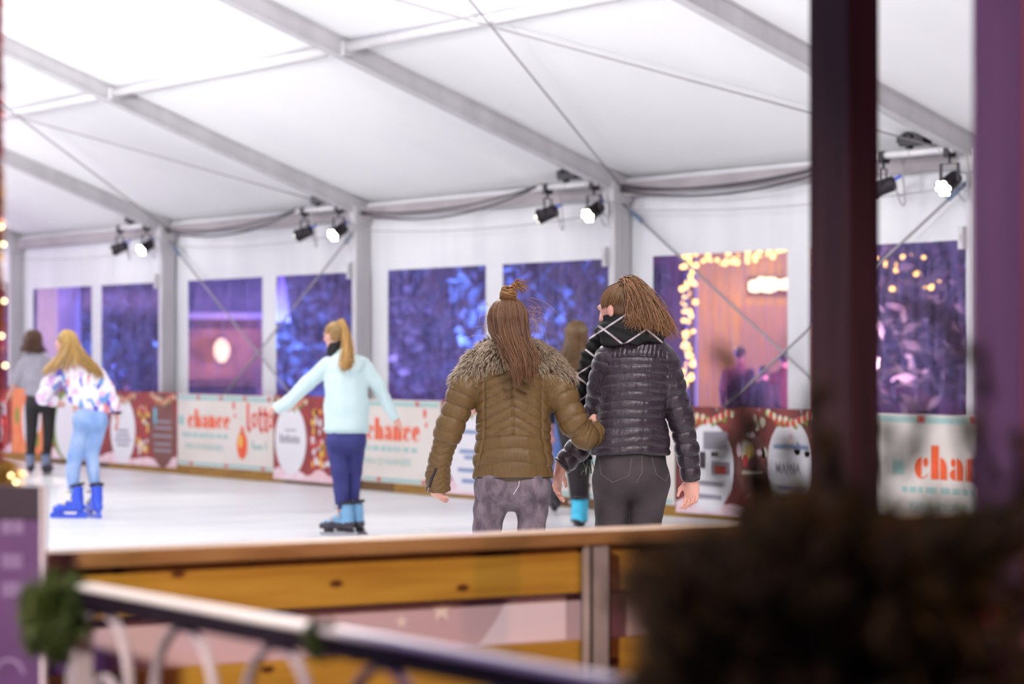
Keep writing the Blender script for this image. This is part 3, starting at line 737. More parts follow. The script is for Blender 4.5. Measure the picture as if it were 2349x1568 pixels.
# ------------------------------------------------------------------ foreground: fence, posts, sign, greenery
M_rail = mat('dark_violet_rail_paint', S(24, 14, 24), S(30, 19, 30), scale=8, rough=.6, spec=.1)
M_white_iron = mat('white_painted_iron', S(164, 152, 158), S(148, 138, 144), scale=9, rough=.5)
RY, RZ = -12.80, 1.05
fence = empty('fence', (16.65, RY, -.03)); tag(fence, 'wrought iron fence with dark handrail and white arches, bottom left', 'fence')
MB().box((-.02, -.022, RZ-.014), (1.73, .022, RZ+.016)).build('handrail', M_rail, fence, bevel=.004)
MB().box((-.02, -.020, RZ+.0162), (1.73, .020, RZ+.028)).build('rail_strip', mat('white_rail_top', S(226, 220, 214), S(214, 208, 204), scale=9, rough=.4), fence, bevel=.006)
for i, xc in enumerate((.055, .395, .735, 1.075, 1.415)):
    r = .118
    pts = [(xc+r*math.cos(a), 0, RZ-.145+.128*math.sin(a)) for a in np.linspace(PI, 0, 17)]
    pts = [(xc-r-.02, 0, .15)]+pts+[(xc+r+.02, 0, .15)]
    MB().tube(pts, .0105, 8, flat=.6).build('arch', M_white_iron, fence, smooth=True)
    pts = [(xc+.015+.05*math.cos(a), 0, RZ-.185+.05*math.sin(a)) for a in np.linspace(PI, -.3*PI, 15)]
    pts = [(xc-.035, 0, .15)]+pts
    MB().tube(pts, .009, 8).build('scroll', M_white_iron, fence, smooth=True)
for xc in (-.045, 1.70):
    m = MB().box((xc-.02, -.02, 0), (xc+.02, .02, RZ-.014)); m.build('fence_post', M_white_iron, fence, bevel=.004)
MB().box((-.05, -.015, .12), (1.73, .015, .15)).build('bottom_rail', M_rail, fence)

M_needle = mat('pine_needles', S(40, 62, 22), S(70, 84, 28), scale=6, rough=.6)
M_needle_d = mat('dark_pine_needles', S(104, 108, 36), S(140, 134, 52), scale=5, rough=.65)
def needles(path, rad, n, length, seed, width=.0022):
    """pine needles bristling from a branch path"""
    r = np.random.default_rng(seed); P = np.array(path, float); seg = len(P)-1
    t = r.random(n)*seg; i = np.minimum(t.astype(int), seg-1); f = (t-i)[:, None]
    c = P[i]*(1-f)+P[i+1]*f; d = P[i+1]-P[i]; d /= np.linalg.norm(d, axis=1)[:, None]
    q = r.normal(size=(n, 3)); q -= d*(q*d).sum(1)[:, None]; q /= np.linalg.norm(q, axis=1)[:, None]
    dr = q*.8+d*(.3+.5*r.random((n, 1))); dr /= np.linalg.norm(dr, axis=1)[:, None]
    L = length*(.6+.7*r.random((n, 1))); s = np.cross(dr, r.normal(size=(n, 3))); s /= np.linalg.norm(s, axis=1)[:, None]
    b = c+q*rad
    V = np.stack([b-s*width, b+s*width, b+dr*L], 1).reshape(-1, 3)
    return V, np.arange(3*n).reshape(n, 3)
def merge(parts):
    V = []; Fq = []; o = 0
    for v, f in parts: V.append(v); Fq.append(f+o); o += len(v)
    return np.concatenate(V), np.concatenate(Fq)
def bunch(center, R, label, nb, seed, name='pine_bunch'):
    t = empty(name, tuple(center)); tag(t, label, 'greenery', 'pine bunches tied to the fence')
    rr = random.Random(seed); parts = []; m = MB()
    for k in range(nb):
        a = rr.uniform(0, 2*PI); e = rr.uniform(-1.2, 1.1); d = np.array([math.cos(a)*math.cos(e), math.sin(a)*math.cos(e), math.sin(e)])
        p = [np.zeros(3), d*R*.5, d*R*.95+np.array([0, 0, -R*.1])]
        m.tube(p, [.005, .004, .002], 4); parts.append(needles(p, .003, 110, R*.42, seed*100+k, .0018))
    m.build('twigs', M_bark, t); V, Fq = merge(parts); mesh_np('needles', V, Fq, M_needle, t, smooth=False)
    m = MB()
    for k in range(14):
        a = 2*PI*k/14; m.v.append((0, 0, 0)); m.v.pop()
    MB().tube([(-.01, 0, -.03), (.0, -.03, .0), (.01, 0, .03), (0, .03, 0), (-.01, 0, -.03)], .003, 5).build('wire_tie', M_dark, t)
bunch(at(130, 1392, 4.93), .072, 'dark green pine bunch tied to the left end of the handrail', 44, 1)
bunch(at(118, 1440, 4.95), .058, 'lower pine bunch hanging below the left end of the handrail', 30, 2)
bunch(at(744, 1462, 4.15), .034, 'small pine sprig tied halfway along the handrail', 16, 3)

M_postd = mat('dark_stained_post', S(60, 38, 46), S(48, 30, 38), scale=5, rough=.6, spec=.15, stretch=(6, 6, .4))
M_postr = mat('mauve_painted_post', S(196, 146, 164), S(178, 132, 150), scale=3, rough=.55, stretch=(5, 5, .5))
def post_thing(px0, px1, depth, wx, wy, m, label):
    c = at((px0+px1)/2, 812, depth)
    t = empty('timber_post', (c[0], c[1], -.03)); tag(t, label, 'post')
    MB().box((-wx/2, -wy/2, 0), (wx/2, wy/2, 3.6)).build('shaft', m, t, bevel=.006)
    MB().box((-wx/2-.02, -wy/2-.02, 0), (wx/2+.02, wy/2+.02, .12)).build('foot_plate', M_dark, t, bevel=.005)
post_thing(1860, 2012, 6.2, .145, .09, M_postd, 'tall dark wooden post standing right of the two skaters')
post_thing(2236, 2425, 5.0, .135, .095, M_postr, 'mauve wooden post at the right edge of the picture')

# violet sign board, left edge
M_signb = mat('violet_sign_board', S(96, 58, 110), S(80, 46, 94), scale=4, rough=.5)
c = at(0, 1400, 5.6); t = empty('sign_board', (c[0], c[1], -.03), YAW-.12); tag(t, 'violet notice board with pale lettering, at the lower left edge', 'sign')
sz = lambda py: 1.4626+.03-(py-812)/FPX*5.6
xr = (103-0)/FPX*5.6
MB().box((-.25, 0, .0), (xr-.006, .02, sz(1112))).build('board', M_signb, t)
MB().box((xr-.006, -.002, .0), (xr, .022, sz(1112))).build('edge_strip', mat('white_edge', S(226, 216, 222), rough=.5), t)
M_let = mat('lilac_lettering', S(142, 120, 162), rough=.5)
m = MB(); rr = random.Random(2)
for py in (1205, 1285, 1350):
    xx = .005
    while xx < .048:
        wv = rr.uniform(.003, .006); m.box((xx, -.002, sz(py+17)), (xx+wv, -.0002, sz(py-17))); xx += wv+.003
m.build('lettering', M_let, t)['kind'] = 'stuff'
MB().tube([(.02+.03*math.cos(a), -.001, sz(1545)+.03*math.sin(a)) for a in np.linspace(0, PI, 14)], .004, 6).build('emblem', M_let, t)
MB().box((-.25, -.004, sz(1190)), (xr-.006, -.0005, sz(1112))).build('dark_band', mat('dark_violet_print', S(40, 20, 38), rough=.5), t)

# tinsel garland hanging at the left edge
g0 = at(-6, 812, 6.0); t = empty('tinsel_garland', (g0[0], g0[1], 0)); tag(t, 'red and gold tinsel garland with tiny lights, hanging at the left edge', 'garland')
zt = lambda py: 1.4626-(py-812)/FPX*6.0
def tinsel(z0, z1, rad, n, seed, m, off=0.0):
    V, Fq = needles([(RT[0]*off, RT[1]*off, z0), (RT[0]*off*1.3, RT[1]*off*1.3, (z0+z1)/2), (RT[0]*off, RT[1]*off, z1)], .004, n, rad, seed, .0016)
    mesh_np('tinsel', V, Fq, m, t, smooth=False)
M_tr = mat('red_tinsel', S(150, 30, 40), S(190, 60, 50), scale=9, rough=.25, metal=.6); M_tg = mat('gold_tinsel', S(200, 150, 60), S(230, 190, 100), scale=9, rough=.25, metal=.7)
tinsel(zt(-40), zt(560), .018, 1700, 1, M_tr); tinsel(zt(380), zt(760), .022, 900, 2, M_tg); tinsel(zt(640), zt(1120), .026, 1500, 3, M_tr)
tinsel(zt(1050), zt(1270), .046, 3200, 4, M_tg, .016)
MB().tube([(0, 0, zt(-60)), (0, 0, zt(1320))], .004, 5).build('garland_cord', M_dark, t)
MB().tube([(0, 0, zt(1300)), (0, 0, 0.0)], .006, 5).build('stand', M_dark, t)
M_fairy = emitter('fairy_light', (1, .85, .5, 1), 9.0)
for px, py in ((3, 520), (8, 560), (4, 770), (12, 838), (10, 690), (25, 1090), (50, 1118), (28, 1185), (26, 1238), (24, 1215), (36, 1105)):
    q = at(px, py, 5.98)-np.array([g0[0], g0[1], 0]); MB().ball(tuple(q), .0035, 8, 5).build('fairy_bulb', M_fairy, t, smooth=True)

# conifer in front, lower right
cb = at(1960, 812, 3.0); bush = empty('conifer', (cb[0], cb[1], -.03), YAW); tag(bush, 'dark out-of-focus conifer with red baubles filling the lower right foreground', 'shrub')
sc = 3.0/FPX; zg = lambda py: 1.4626+.03-(py-812)*sc
parts = []; m = MB(); rr = random.Random(11)
def branch(p0, p1, n, L=.035, bend=.02, r=.006):
    p0 = np.array(p0); p1 = np.array(p1); mid = (p0+p1)/2+np.array([rr.uniform(-bend, bend), rr.uniform(-bend, bend), bend])
    m.tube([p0, mid, p1], [r, r*.7, r*.3], 5); parts.append(needles([p0, mid, p1], .003, n, L, rr.randrange(9999), .0022))
m.tube([(0, 0, 0), (.01, 0, .5), (0, 0, zg(1180))], [.03, .025, .01], 8)
def X(px): return (px-1960)*sc
# outline of the crown: (px, py) of branch tips
def top_of(px):
    pts = [(1395, 1400), (1430, 1285), (1480, 1222), (1550, 1192), (1650, 1172), (1720, 1140), (1760, 1110), (1850, 1080), (1930, 1060), (2000, 1110), (2060, 1140), (2130, 1150), (2200, 1120), (2290, 1090), (2400, 1070)]
    return float(np.interp(px, [p[0] for p in pts], [p[1] for p in pts]))
for k in range(470):
    px = rr.uniform(1440, 2430) if k < 330 else rr.uniform(1430, 1880); py = rr.uniform(top_of(px)+25, 1640)
    dy = rr.uniform(-.16, .16); p1 = (X(px), dy, zg(py))
    p0 = (X(px)*.55+rr.uniform(-.03, .03), dy*.3, zg(py)-rr.uniform(.06, .16))
    branch(p0, p1, 75)
for px, py, dx, dyy, n in ((1650, 800, 45, 150, 90), (1745, 960, -20, 150, 110), (1660, 1010, 40, 180, 120), (1800, 1000, 30, 130, 110), (2030, 1150, 40, 90, 60), (1900, 880, 10, 200, 130), (1880, 1010, 30, 120, 90),
                           (2070, 700, 130, 100, 70), (2200, 790, 60, 130, 60), (2090, 930, -30, 160, 70), (2000, 960, 20, 170, 80), (2240, 960, 40, 150, 90), (2320, 1000, 20, 120, 90), (1410, 1395, 110, 25, 90), (1440, 1255, 120, 50, 90)):
    branch((X(px+dx), rr.uniform(-.05, .05), zg(py+dyy)), (X(px), rr.uniform(-.06, .06), zg(py)), n, .022)
branch((X(2230), .0, zg(1130)), (X(2205), .0, zg(800)), 60, .015); branch((X(1720), 0, zg(1180)), (X(1700), 0, zg(940)), 90, .02)
branch((X(1880), 0, zg(1200)), (X(1900), 0, zg(1000)), 120, .03); branch((X(1760), 0, zg(1230)), (X(1740), 0, zg(1090)), 120, .03)
m.build('branches', M_bark, bush, smooth=True); V, Fq = merge(parts); mesh_np('needles', V, Fq, M_needle_d, bush, smooth=False)
M_bau = mat('red_bauble', S(150, 58, 20), rough=.25, coat=.5)
for k, (px, py) in enumerate(((1565, 1345), (1920, 1420), (2225, 1400), (2250, 1510), (1680, 1410))):
    b = MB().ball((X(px), -.10, zg(py)), .010, 10, 7).build('bauble', M_bau, bush, smooth=True)
    MB().tube([(X(px), -.10, zg(py)+.009), (X(px), -.10, zg(py)+.015)], .003, 6).build('bauble_cap', M_tg, b)
for loc, p, c_ in TINT_LAMPS:
    t = empty('tint_lamp', loc); tag(t, ('violet', 'red')[TINT_LAMPS.index((loc, p, c_))]+' unseen lamp added beside the viewer', 'lamp', 'unseen tinting lamps')
    MB().tube([(0, 0, .07), (0, 0, .6)], .006, 6).build('cord', M_dark, t); MB().tube([(0, 0, .05), (0, 0, .1)], .02, 8).build('lamp_cap', M_dark, t)  # cord and cap invented for the unseen coloured lamps

ft = empty('assumed_barrier_lamp', ASSUMED_FLOOD[0]); tag(ft, 'assumed warm lamp, unseen left of the viewer, lighting the near barrier', 'lamp')
_d = unit_(np.array(ASSUMED_FLOOD[1])-np.array(ASSUMED_FLOOD[0]))
MB().tube([-_d*.16, -_d*.02], [.06, .09], 12).build('housing', M_dark, ft); MB().tube([(0, 0, -.02)-_d*.1, (0, 0, -3.3)-_d*.1], .02, 8).build('stand', M_dark, ft)  # housing and stand made up for the assumed, unseen barrier lamp
# ------------------------------------------------------------------ people: signed distance fields meshed with surface nets
def smin(a, b, k):
    h = np.maximum(k-np.abs(a-b), 0)/k
    return np.minimum(a, b)-h*h*k*.25
class SDF:
    def __init__(self, lo, hi, h):
        self.lo = np.array(lo, float); self.h = h
        self.n = np.ceil((np.array(hi)-self.lo)/h).astype(int)+1
        self.ax = [self.lo[i]+h*np.arange(self.n[i]) for i in range(3)]
        self.D = np.full(self.n, 1.0, np.float32)
    def block(self, lo, hi):
        i0 = np.clip(np.floor((np.array(lo)-self.lo)/self.h).astype(int), 0, self.n-1)
        i1 = np.clip(np.ceil((np.array(hi)-self.lo)/self.h).astype(int)+1, 1, self.n)
        sl = tuple(slice(a, b) for a, b in zip(i0, i1))
        X = self.ax[0][sl[0]][:, None, None]; Y = self.ax[1][sl[1]][None, :, None]; Z = self.ax[2][sl[2]][None, None, :]
        return sl, X, Y, Z
    def put(self, sl, d, k): self.D[sl] = smin(self.D[sl], d.astype(np.float32), k)
    def cone(self, a, b, ra, rb, k=.02):
        a = np.array(a, float); b = np.array(b, float); m = max(ra, rb)+k+2*self.h
        sl, X, Y, Z = self.block(np.minimum(a, b)-m, np.maximum(a, b)+m)
        v = b-a; L = max(float(v@v), 1e-9)
        t = np.clip(((X-a[0])*v[0]+(Y-a[1])*v[1]+(Z-a[2])*v[2])/L, 0, 1)
        d = np.sqrt((X-a[0]-t*v[0])**2+(Y-a[1]-t*v[1])**2+(Z-a[2]-t*v[2])**2)-(ra+t*(rb-ra))
        self.put(sl, d, k)
    def chain(self, pts, k=.02):
        """pts: (point, radius)"""
        for (a, ra), (b, rb) in zip(pts[:-1], pts[1:]): self.cone(a, b, ra, rb, k)
    def oval(self, a, b, ra, rb, k=.03, yaw=0.0):
        """elliptical cone, ra=(rx,ry); cross-sections level, turned by yaw"""
        a = np.array(a, float); b = np.array(b, float); m = max(max(ra), max(rb))+k+2*self.h
        sl, X, Y, Z = self.block(np.minimum(a, b)-m, np.maximum(a, b)+m)
        v = b-a; L = max(float(v@v), 1e-9); t = np.clip(((X-a[0])*v[0]+(Y-a[1])*v[1]+(Z-a[2])*v[2])/L, 0, 1)
        rx = ra[0]+t*(rb[0]-ra[0]); ry = ra[1]+t*(rb[1]-ra[1])
        qx = X-a[0]-t*v[0]; qy = Y-a[1]-t*v[1]; qz = Z-a[2]-t*v[2]
        c, s = math.cos(yaw), math.sin(yaw); px = qx*c+qy*s; py = -qx*s+qy*c
        rm = np.minimum(rx, ry); d = (np.sqrt((px/rx)**2+(py/ry)**2+(qz/rm)**2)-1)*rm
        self.put(sl, d, k)
    def torso(self, st, k=.03, yaw=0.0):
        for (a, ra), (b, rb) in zip(st[:-1], st[1:]): self.oval(a, b, ra, rb, k, yaw)
    def ell(self, c, r, R=None, k=.02):
        c = np.array(c, float); r = np.array(r, float); m = r.max()+k+2*self.h
        sl, X, Y, Z = self.block(c-m, c+m)
        R = np.eye(3) if R is None else R
        q = [(X-c[0])*R[0, i]+(Y-c[1])*R[1, i]+(Z-c[2])*R[2, i] for i in range(3)]
        d = (np.sqrt(sum((q[i]/r[i])**2 for i in range(3)))-1)*r.min()
        self.put(sl, d, k)
    def cut(self, p, n):
        """keep the side the normal points away from"""
        p = np.array(p, float); n = np.array(n, float); n /= np.linalg.norm(n)
        X = self.ax[0][:, None, None]; Y = self.ax[1][None, :, None]; Z = self.ax[2][None, None, :]
        d = (X-p[0])*n[0]+(Y-p[1])*n[1]+(Z-p[2])*n[2]
        self.D = np.maximum(self.D, d.astype(np.float32))
    def mesh(self):
        D = self.D.copy(); D[0] = D[-1] = 1; D[:, 0] = D[:, -1] = 1; D[:, :, 0] = D[:, :, -1] = 1
        s = D < 0; nx, ny, nz = D.shape
        cnt = np.zeros((nx-1, ny-1, nz-1), np.int8)
        for i in (0, 1):
            for j in (0, 1):
                for k in (0, 1): cnt += s[i:nx-1+i, j:ny-1+j, k:nz-1+k]
        I = np.argwhere((cnt > 0) & (cnt < 8)); idx = np.full(cnt.shape, -1, np.int64); idx[tuple(I.T)] = np.arange(len(I))
        P = np.zeros((len(I), 3)); W = np.zeros(len(I))
        cor = [(i, j, k) for i in (0, 1) for j in (0, 1) for k in (0, 1)]
        val = {c: D[I[:, 0]+c[0], I[:, 1]+c[1], I[:, 2]+c[2]].astype(float) for c in cor}
        for c in cor:
            for ax in range(3):
                if c[ax] == 0:
                    e = list(c); e[ax] = 1; e = tuple(e); a, b = val[c], val[e]; x = (a < 0) != (b < 0)
                    t = np.where(x, a/np.where(x, a-b, 1), 0)
                    q = np.array(c, float)[None, :].repeat(len(I), 0); q[:, ax] += t
                    P[x] += q[x]; W[x] += 1
        V = self.lo+self.h*(I+P/W[:, None]); F = []
        for ax in range(3):
            a = [slice(None)]*3; b = [slice(None)]*3; a[ax] = slice(0, -1); b[ax] = slice(1, None)
            x = s[tuple(a)] != s[tuple(b)]; E = np.argwhere(x); flip = s[tuple(a)][tuple(E.T)]
            o1, o2 = [(1, 2), (2, 0), (0, 1)][ax]
            ok = (E[:, o1] > 0) & (E[:, o2] > 0); E = E[ok]; flip = flip[ok]
            def cell(d1, d2):
                q = E.copy(); q[:, o1] -= d1; q[:, o2] -= d2; return idx[q[:, 0], q[:, 1], q[:, 2]]
            Q = np.stack([cell(1, 1), cell(0, 1), cell(0, 0), cell(1, 0)], 1)
            Q[~flip] = Q[~flip][:, ::-1]; F.append(Q)
        return V, np.concatenate(F)
def vnormals(V, F):
    a = V[F[:, 2]]-V[F[:, 0]]; b = V[F[:, 3]]-V[F[:, 1]]; n = np.cross(a, b); N = np.zeros_like(V)
    for i in range(4): np.add.at(N, F[:, i], n)
    return N/np.maximum(np.linalg.norm(N, axis=1), 1e-12)[:, None]
def relax(V, F, it=2):
    for _ in range(it):
        A = np.zeros_like(V); C = np.zeros(len(V))
        for i in range(4):
            np.add.at(A, F[:, i], V[F[:, (i+1) % 4]]+V[F[:, (i+3) % 4]]); np.add.at(C, F[:, i], 2)
        V = V*.5+.5*A/np.maximum(C, 1)[:, None]
    return V
def rz(a): return np.array([[math.cos(a), -math.sin(a), 0], [math.sin(a), math.cos(a), 0], [0, 0, 1.]])
def rxm(a): return np.array([[1., 0, 0], [0, math.cos(a), -math.sin(a)], [0, math.sin(a), math.cos(a)]])
def unit(v): v = np.array(v, float); return v/np.linalg.norm(v)

def head_into(s, c, R, sc=1.0, ear=True):
    H = lambda x, y, z: np.array(c)+R@np.array([x, y, z])*sc
    s.ell(H(0, -.012, .026), np.array([.074, .094, .086])*sc, R, .01)
    s.cone(H(0, .028, .0), H(0, .050, -.072), .060*sc, .034*sc, .03)
    s.ell(H(0, .068, -.098), np.array([.026, .020, .018])*sc, R, .02)
    s.cone(H(0, .086, .018), H(0, .106, -.022), .008*sc, .0125*sc, .012)
    for e in (-1, 1):
        s.ell(H(e*.034, .070, -.022), np.array([.022, .018, .02])*sc, R, .015)
        s.ell(H(e*.026, .083, .03), np.array([.024, .010, .009])*sc, R, .01)
        if ear:
            s.ell(H(e*.078, -.004, -.006), np.array([.009, .017, .028])*sc, R, .006)
            s.ell(H(e*.082, -.012, .004), np.array([.006, .009, .016])*sc, R, .004)
    s.ell(H(0, .087, -.056), np.array([.022, .009, .006])*sc, R, .006); s.ell(H(0, .085, -.068), np.array([.019, .009, .006])*sc, R, .006)
def hand_into(s, w, d, n, tw, curl=.5, sc=1.0, r=.0085):
    """w wrist, d towards the fingers, n palm side, tw towards the thumb"""
    d = unit(d); n = unit(np.array(n)-d*np.dot(n, d)); tw = unit(np.array(tw)-d*np.dot(tw, d)-n*np.dot(tw, n))
    w = np.array(w, float); R = np.stack([tw, d, n], 1)
    s.ell(w+d*.048*sc, np.array([.040, .052, .016])*sc, R, .012); s.cone(w-d*.03, w+d*.02, .026*sc, .024*sc, .02)
    for i, L in enumerate((.072, .080, .074, .058)):
        o = (.029-.0195*i)*sc; p = w+d*(.088-.004*abs(i-1.3))*sc+tw*o; a = curl*(.6+.12*i); q = p; seg = L*sc*np.array([.45, .32, .26])
        for j in range(3):
            a2 = a*(1+j*.95); dd = d*math.cos(a2)+n*math.sin(a2)+tw*(.02*(1.5-i)); q2 = q+unit(dd)*seg[j]
            s.cone(q, q2, r*(1-.06*j), r*(.94-.07*j), .004); q = q2
    p = w+d*.022*sc+tw*.03*sc; q = p+unit(d*.7+tw*.7+n*.25)*.036*sc; s.cone(p, q, r*1.35, r*1.1, .012); s.cone(q, q+unit(d*.95+tw*.15+n*.35)*.034*sc, r*1.08, r*.85, .004)

def strand_mesh(name, paths, r0, r1, m, parent, cols):
    paths = np.array(paths); N, M = paths.shape[:2]
    d = np.gradient(paths, axis=1); d /= np.maximum(np.linalg.norm(d, axis=2, keepdims=True), 1e-9)
    a = np.array([0.3, -1., .2]); u = np.cross(d, a); u /= np.maximum(np.linalg.norm(u, axis=2, keepdims=True), 1e-9); v = np.cross(d, u)
    t = np.linspace(0, 1, M)[None, :, None]; r = r0*(1-t)**.6+r1*t
    rings = [paths+(u*math.cos(2*PI*k/3)+v*math.sin(2*PI*k/3))*r for k in range(3)]
    V = np.stack(rings, 2).reshape(-1, 3)
    b = (np.arange(N)[:, None, None]*M*3+np.arange(M-1)[None, :, None]*3)
    k = np.arange(3)[None, None, :]; k2 = (k+1) % 3
    F = np.stack([b+k, b+k2, b+k2+3, b+k+3], -1).reshape(-1, 4)
    C = np.repeat(cols, M*3, axis=0) if cols.ndim == 2 else np.repeat(cols.reshape(N*M, 3), 3, axis=0)
    return mesh_np(name, V, F, m, parent, True, C)
M_hair = mat('hair_strands', (.1, .06, .03, 1), rough=.42, attr='Col', spec=.55)
def hair_cols(n, base, var=.35, seed=0):
    r = np.random.default_rng(seed); b = np.array([lin(c) for c in base])
    return b[None, :]*(1-var+2*var*r.random((n, 1)))*(1+.15*r.normal(size=(n, 3))*.3)

SKINM = mat('skin', S(232, 178, 160), S(220, 162, 146), scale=9, rough=.5, spec=.4)
M_eye = mat('dark_eye', S(40, 30, 28), rough=.2); M_lip = mat('lip', S(196, 110, 108), rough=.4)

class Person:
    def __init__(self, px, depth, label, group='skaters on the ice', cat='person', z0=0.0, yaw=YAW):
        self.s = FPX/depth; b = at(px, 812, depth); self.px = px; self.g = 784+PIT*FPX+(CAM[2]-z0)*self.s
        self.t = empty('person', (b[0], b[1], z0), yaw); tag(self.t, label, cat, group); self.label = label
    def L(self, px, py, y=0.0): return np.array([(px-self.px)/self.s, y, (self.g-py)/self.s])
    def surf(self, name, s, m, disp=None, smooth=1, parent=None):
        V, F = s.mesh(); V = relax(V, F, smooth)
        if disp is not None: V = V+vnormals(V, F)*disp(V)[:, None]
        o = mesh_np(name, V, F, m, parent or self.t); o_v = V; self.last = (V, F)
        return o
    def body(self, h, torso, arms, legs, headc, R, neck, hands, hs=1.0, shrink=.02, yaw=0.0):
        pts = [p for st in torso for p in (st[0],)]+[p[0] for a in arms for p in a]+[p[0] for l in legs for p in l]+[headc]
        P = np.array(pts); lo = P.min(0)-.22; hi = P.max(0)+.22; lo[2] = max(lo[2], 0.02)
        s = SDF(lo, hi, h)
        st = [(p, (max(r[0]-shrink, .03), max(r[1]-shrink, .03))) for p, r in torso]
        lp = (np.array(legs[0][0][0])+np.array(legs[1][0][0]))/2+np.array([0, 0, .07]); st[0] = (lp, (st[1][1][0]*.95, st[1][1][1]*.9))
        s.torso(st, .04, yaw)
        for a in arms: s.chain([(p, max(.024, min(.05, r-.02))) for p, r in a], .03)
        for l in legs: s.chain([(p, max(.03, r-.012)) for p, r in l], .03)
        s.chain([(neck, .055*hs), (np.array(headc)+R@np.array([0, -.022, -.05])*hs, .047*hs)], .03)
        head_into(s, headc, R, hs)
        for hd in hands: hand_into(s, *hd)
        V, F = s.mesh(); V = relax(V, F, 1)
        b = mesh_np('body', V, F, SKINM, self.t)
        H = lambda x, y, z: np.array(headc)+R@np.array([x, y, z])*hs
        for e in (-1, 1): MB().ball(H(e*.031, .0785, .012), .0115*hs, 10, 6).build('eye', M_eye, b, smooth=True)
        return b
    def cap(self, headc, R, hs, grow, m, h=.006, front=.045, low=-.06, extra=None, name='hair', disp=None):
        c = np.array(headc); s = SDF(c-.2, c+.2, h) if extra is None else SDF(*extra[0], h)
        s.ell(c+R@np.array([0, -.014, .028])*hs, (np.array([.074, .094, .086])+grow)*hs, R, .01)
        s.cut(c+R@np.array([0, front, .05]), R@np.array([0, .95, -.55])); s.cut(c+R@np.array([0, 0, low]), R@np.array([0, .3, -1.]))
        if extra: extra[1](s)
        return self.surf(name, s, m, disp, 2)

def skate(P, pos, yaw, style, mb_, md_, tilt=0.0):
    """pos: ankle point on the ice below the heel, yaw: toe direction (0 = away from the viewer)"""
    s = SDF((-.09, -.16, .03), (.09, .24, .36), .006)
    hgt = .30 if style == 'plastic' else .27
    s.chain([((0, -.045, .10), .046), ((0, -.04, .17), .048), ((0, -.03, hgt), .058)], .02)
    s.chain([((0, -.06, .092), .040), ((0, .04, .098), .042), ((0, .13, .082), .038), ((0, .165, .076), .030)], .03)
    s.cone((0, -.02, .17), (0, .06, .115), .042, .040, .03)
    s.cut((0, 0, .055), (0, 0, -1)); s.cut((0, 0, hgt), (0, -.25, 1))
    V, F = s.mesh(); V = relax(V, F, 1)
    o = mesh_np('skate', V, F, mb_, P.t); o.location = tuple(pos); o.rotation_euler = (0, 0, yaw)
    if style == 'plastic':
        m = MB().prism([(-.115, .0), (.205, .0), (.225, .022), (.185, .062), (.11, .062), (.075, .032), (-.02, .032), (-.045, .062), (-.10, .062), (-.125, .02)], 0, -.012, .012)
        m.build('blade_holder', mb_, o); MB().box((-.0025, -.11, -.001), (.0025, .20, .012)).build('blade', M_steel, o)
    else:
        m = MB(); m.box((-.016, -.10, .028), (.016, -.03, .058)); m.box((-.016, .07, .028), (.016, .15, .058)); m.build('blade_holder', md_, o)
        MB().prism([(-.135, .002), (.175, .002), (.195, .018), (.19, .03), (-.125, .03)], 0, -.0025, .0025).build('blade', M_steel, o)
    m = MB().tube([(.056*math.cos(a), -.03+.058*math.sin(a)-.0, hgt-.006-.014*math.sin(a)) for a in np.linspace(0, 2*PI, 17)], .014, 6); m.build('padded_collar', M_dark, o, smooth=True)
    for (y, z, w_) in ((.075, .135, .05), (.02, .165, .052), (.035, .235, .058)):
        MB().bar((-w_, y, z), (w_, y, z), .022, .012).build('buckle_strap', md_ if style != 'plastic' else M_dark, o, bevel=.003)
        MB().box((-w_-.008, y-.016, z-.016), (-w_+.010, y+.016, z+.016)).build('buckle', P_gold if style == 'plastic' else M_steel, o, bevel=.004)
    return o
def drape(P, VF, pts, off=.003):
    """lay a line of (x,z) points on the near side of a garment"""
    V, F = VF; tree_ = BVHTree.FromPolygons([tuple(v) for v in V], [tuple(int(i) for i in f) for f in F]); out = []
    for x, z in pts:
        hit = tree_.ray_cast(Vector((x, -1.0, z)), Vector((0, 1, 0)))
        if hit[0] is not None: out.append(np.array(hit[0])+np.array([0, -off, 0]))
    return out
def dense(pts, n=10):
    o = []
    for a, b in zip(pts[:-1], pts[1:]):
        for k in range(n): o.append((a[0]+(b[0]-a[0])*k/n, a[1]+(b[1]-a[1])*k/n))
    return o+[pts[-1]]
def arm_param(V, pts):
    """distance along and from a sleeve's axis"""
    best = np.full(len(V), 9.0); par = np.zeros(len(V)); acc = 0.0
    for (a, _), (b, _) in zip(pts[:-1], pts[1:]):
        v = b-a; L = np.linalg.norm(v); t = np.clip(((V-a)@v)/(L*L), 0, 1); d = np.linalg.norm(V-a-t[:, None]*v, axis=1)
        m = d < best; best[m] = d[m]; par[m] = acc+t[m]*L; acc += L
    return par, best
def nz3(V, f, seed=0):
    """cheap smooth noise"""
    r = np.random.default_rng(seed); o = np.zeros(len(V))
    for i in range(7):
        k = r.normal(size=3)*f; o += np.sin(V@k+r.random()*6.28)
    return o/7
def puff(t): return np.clip(4*t*(1-t), 0, 1)**.38
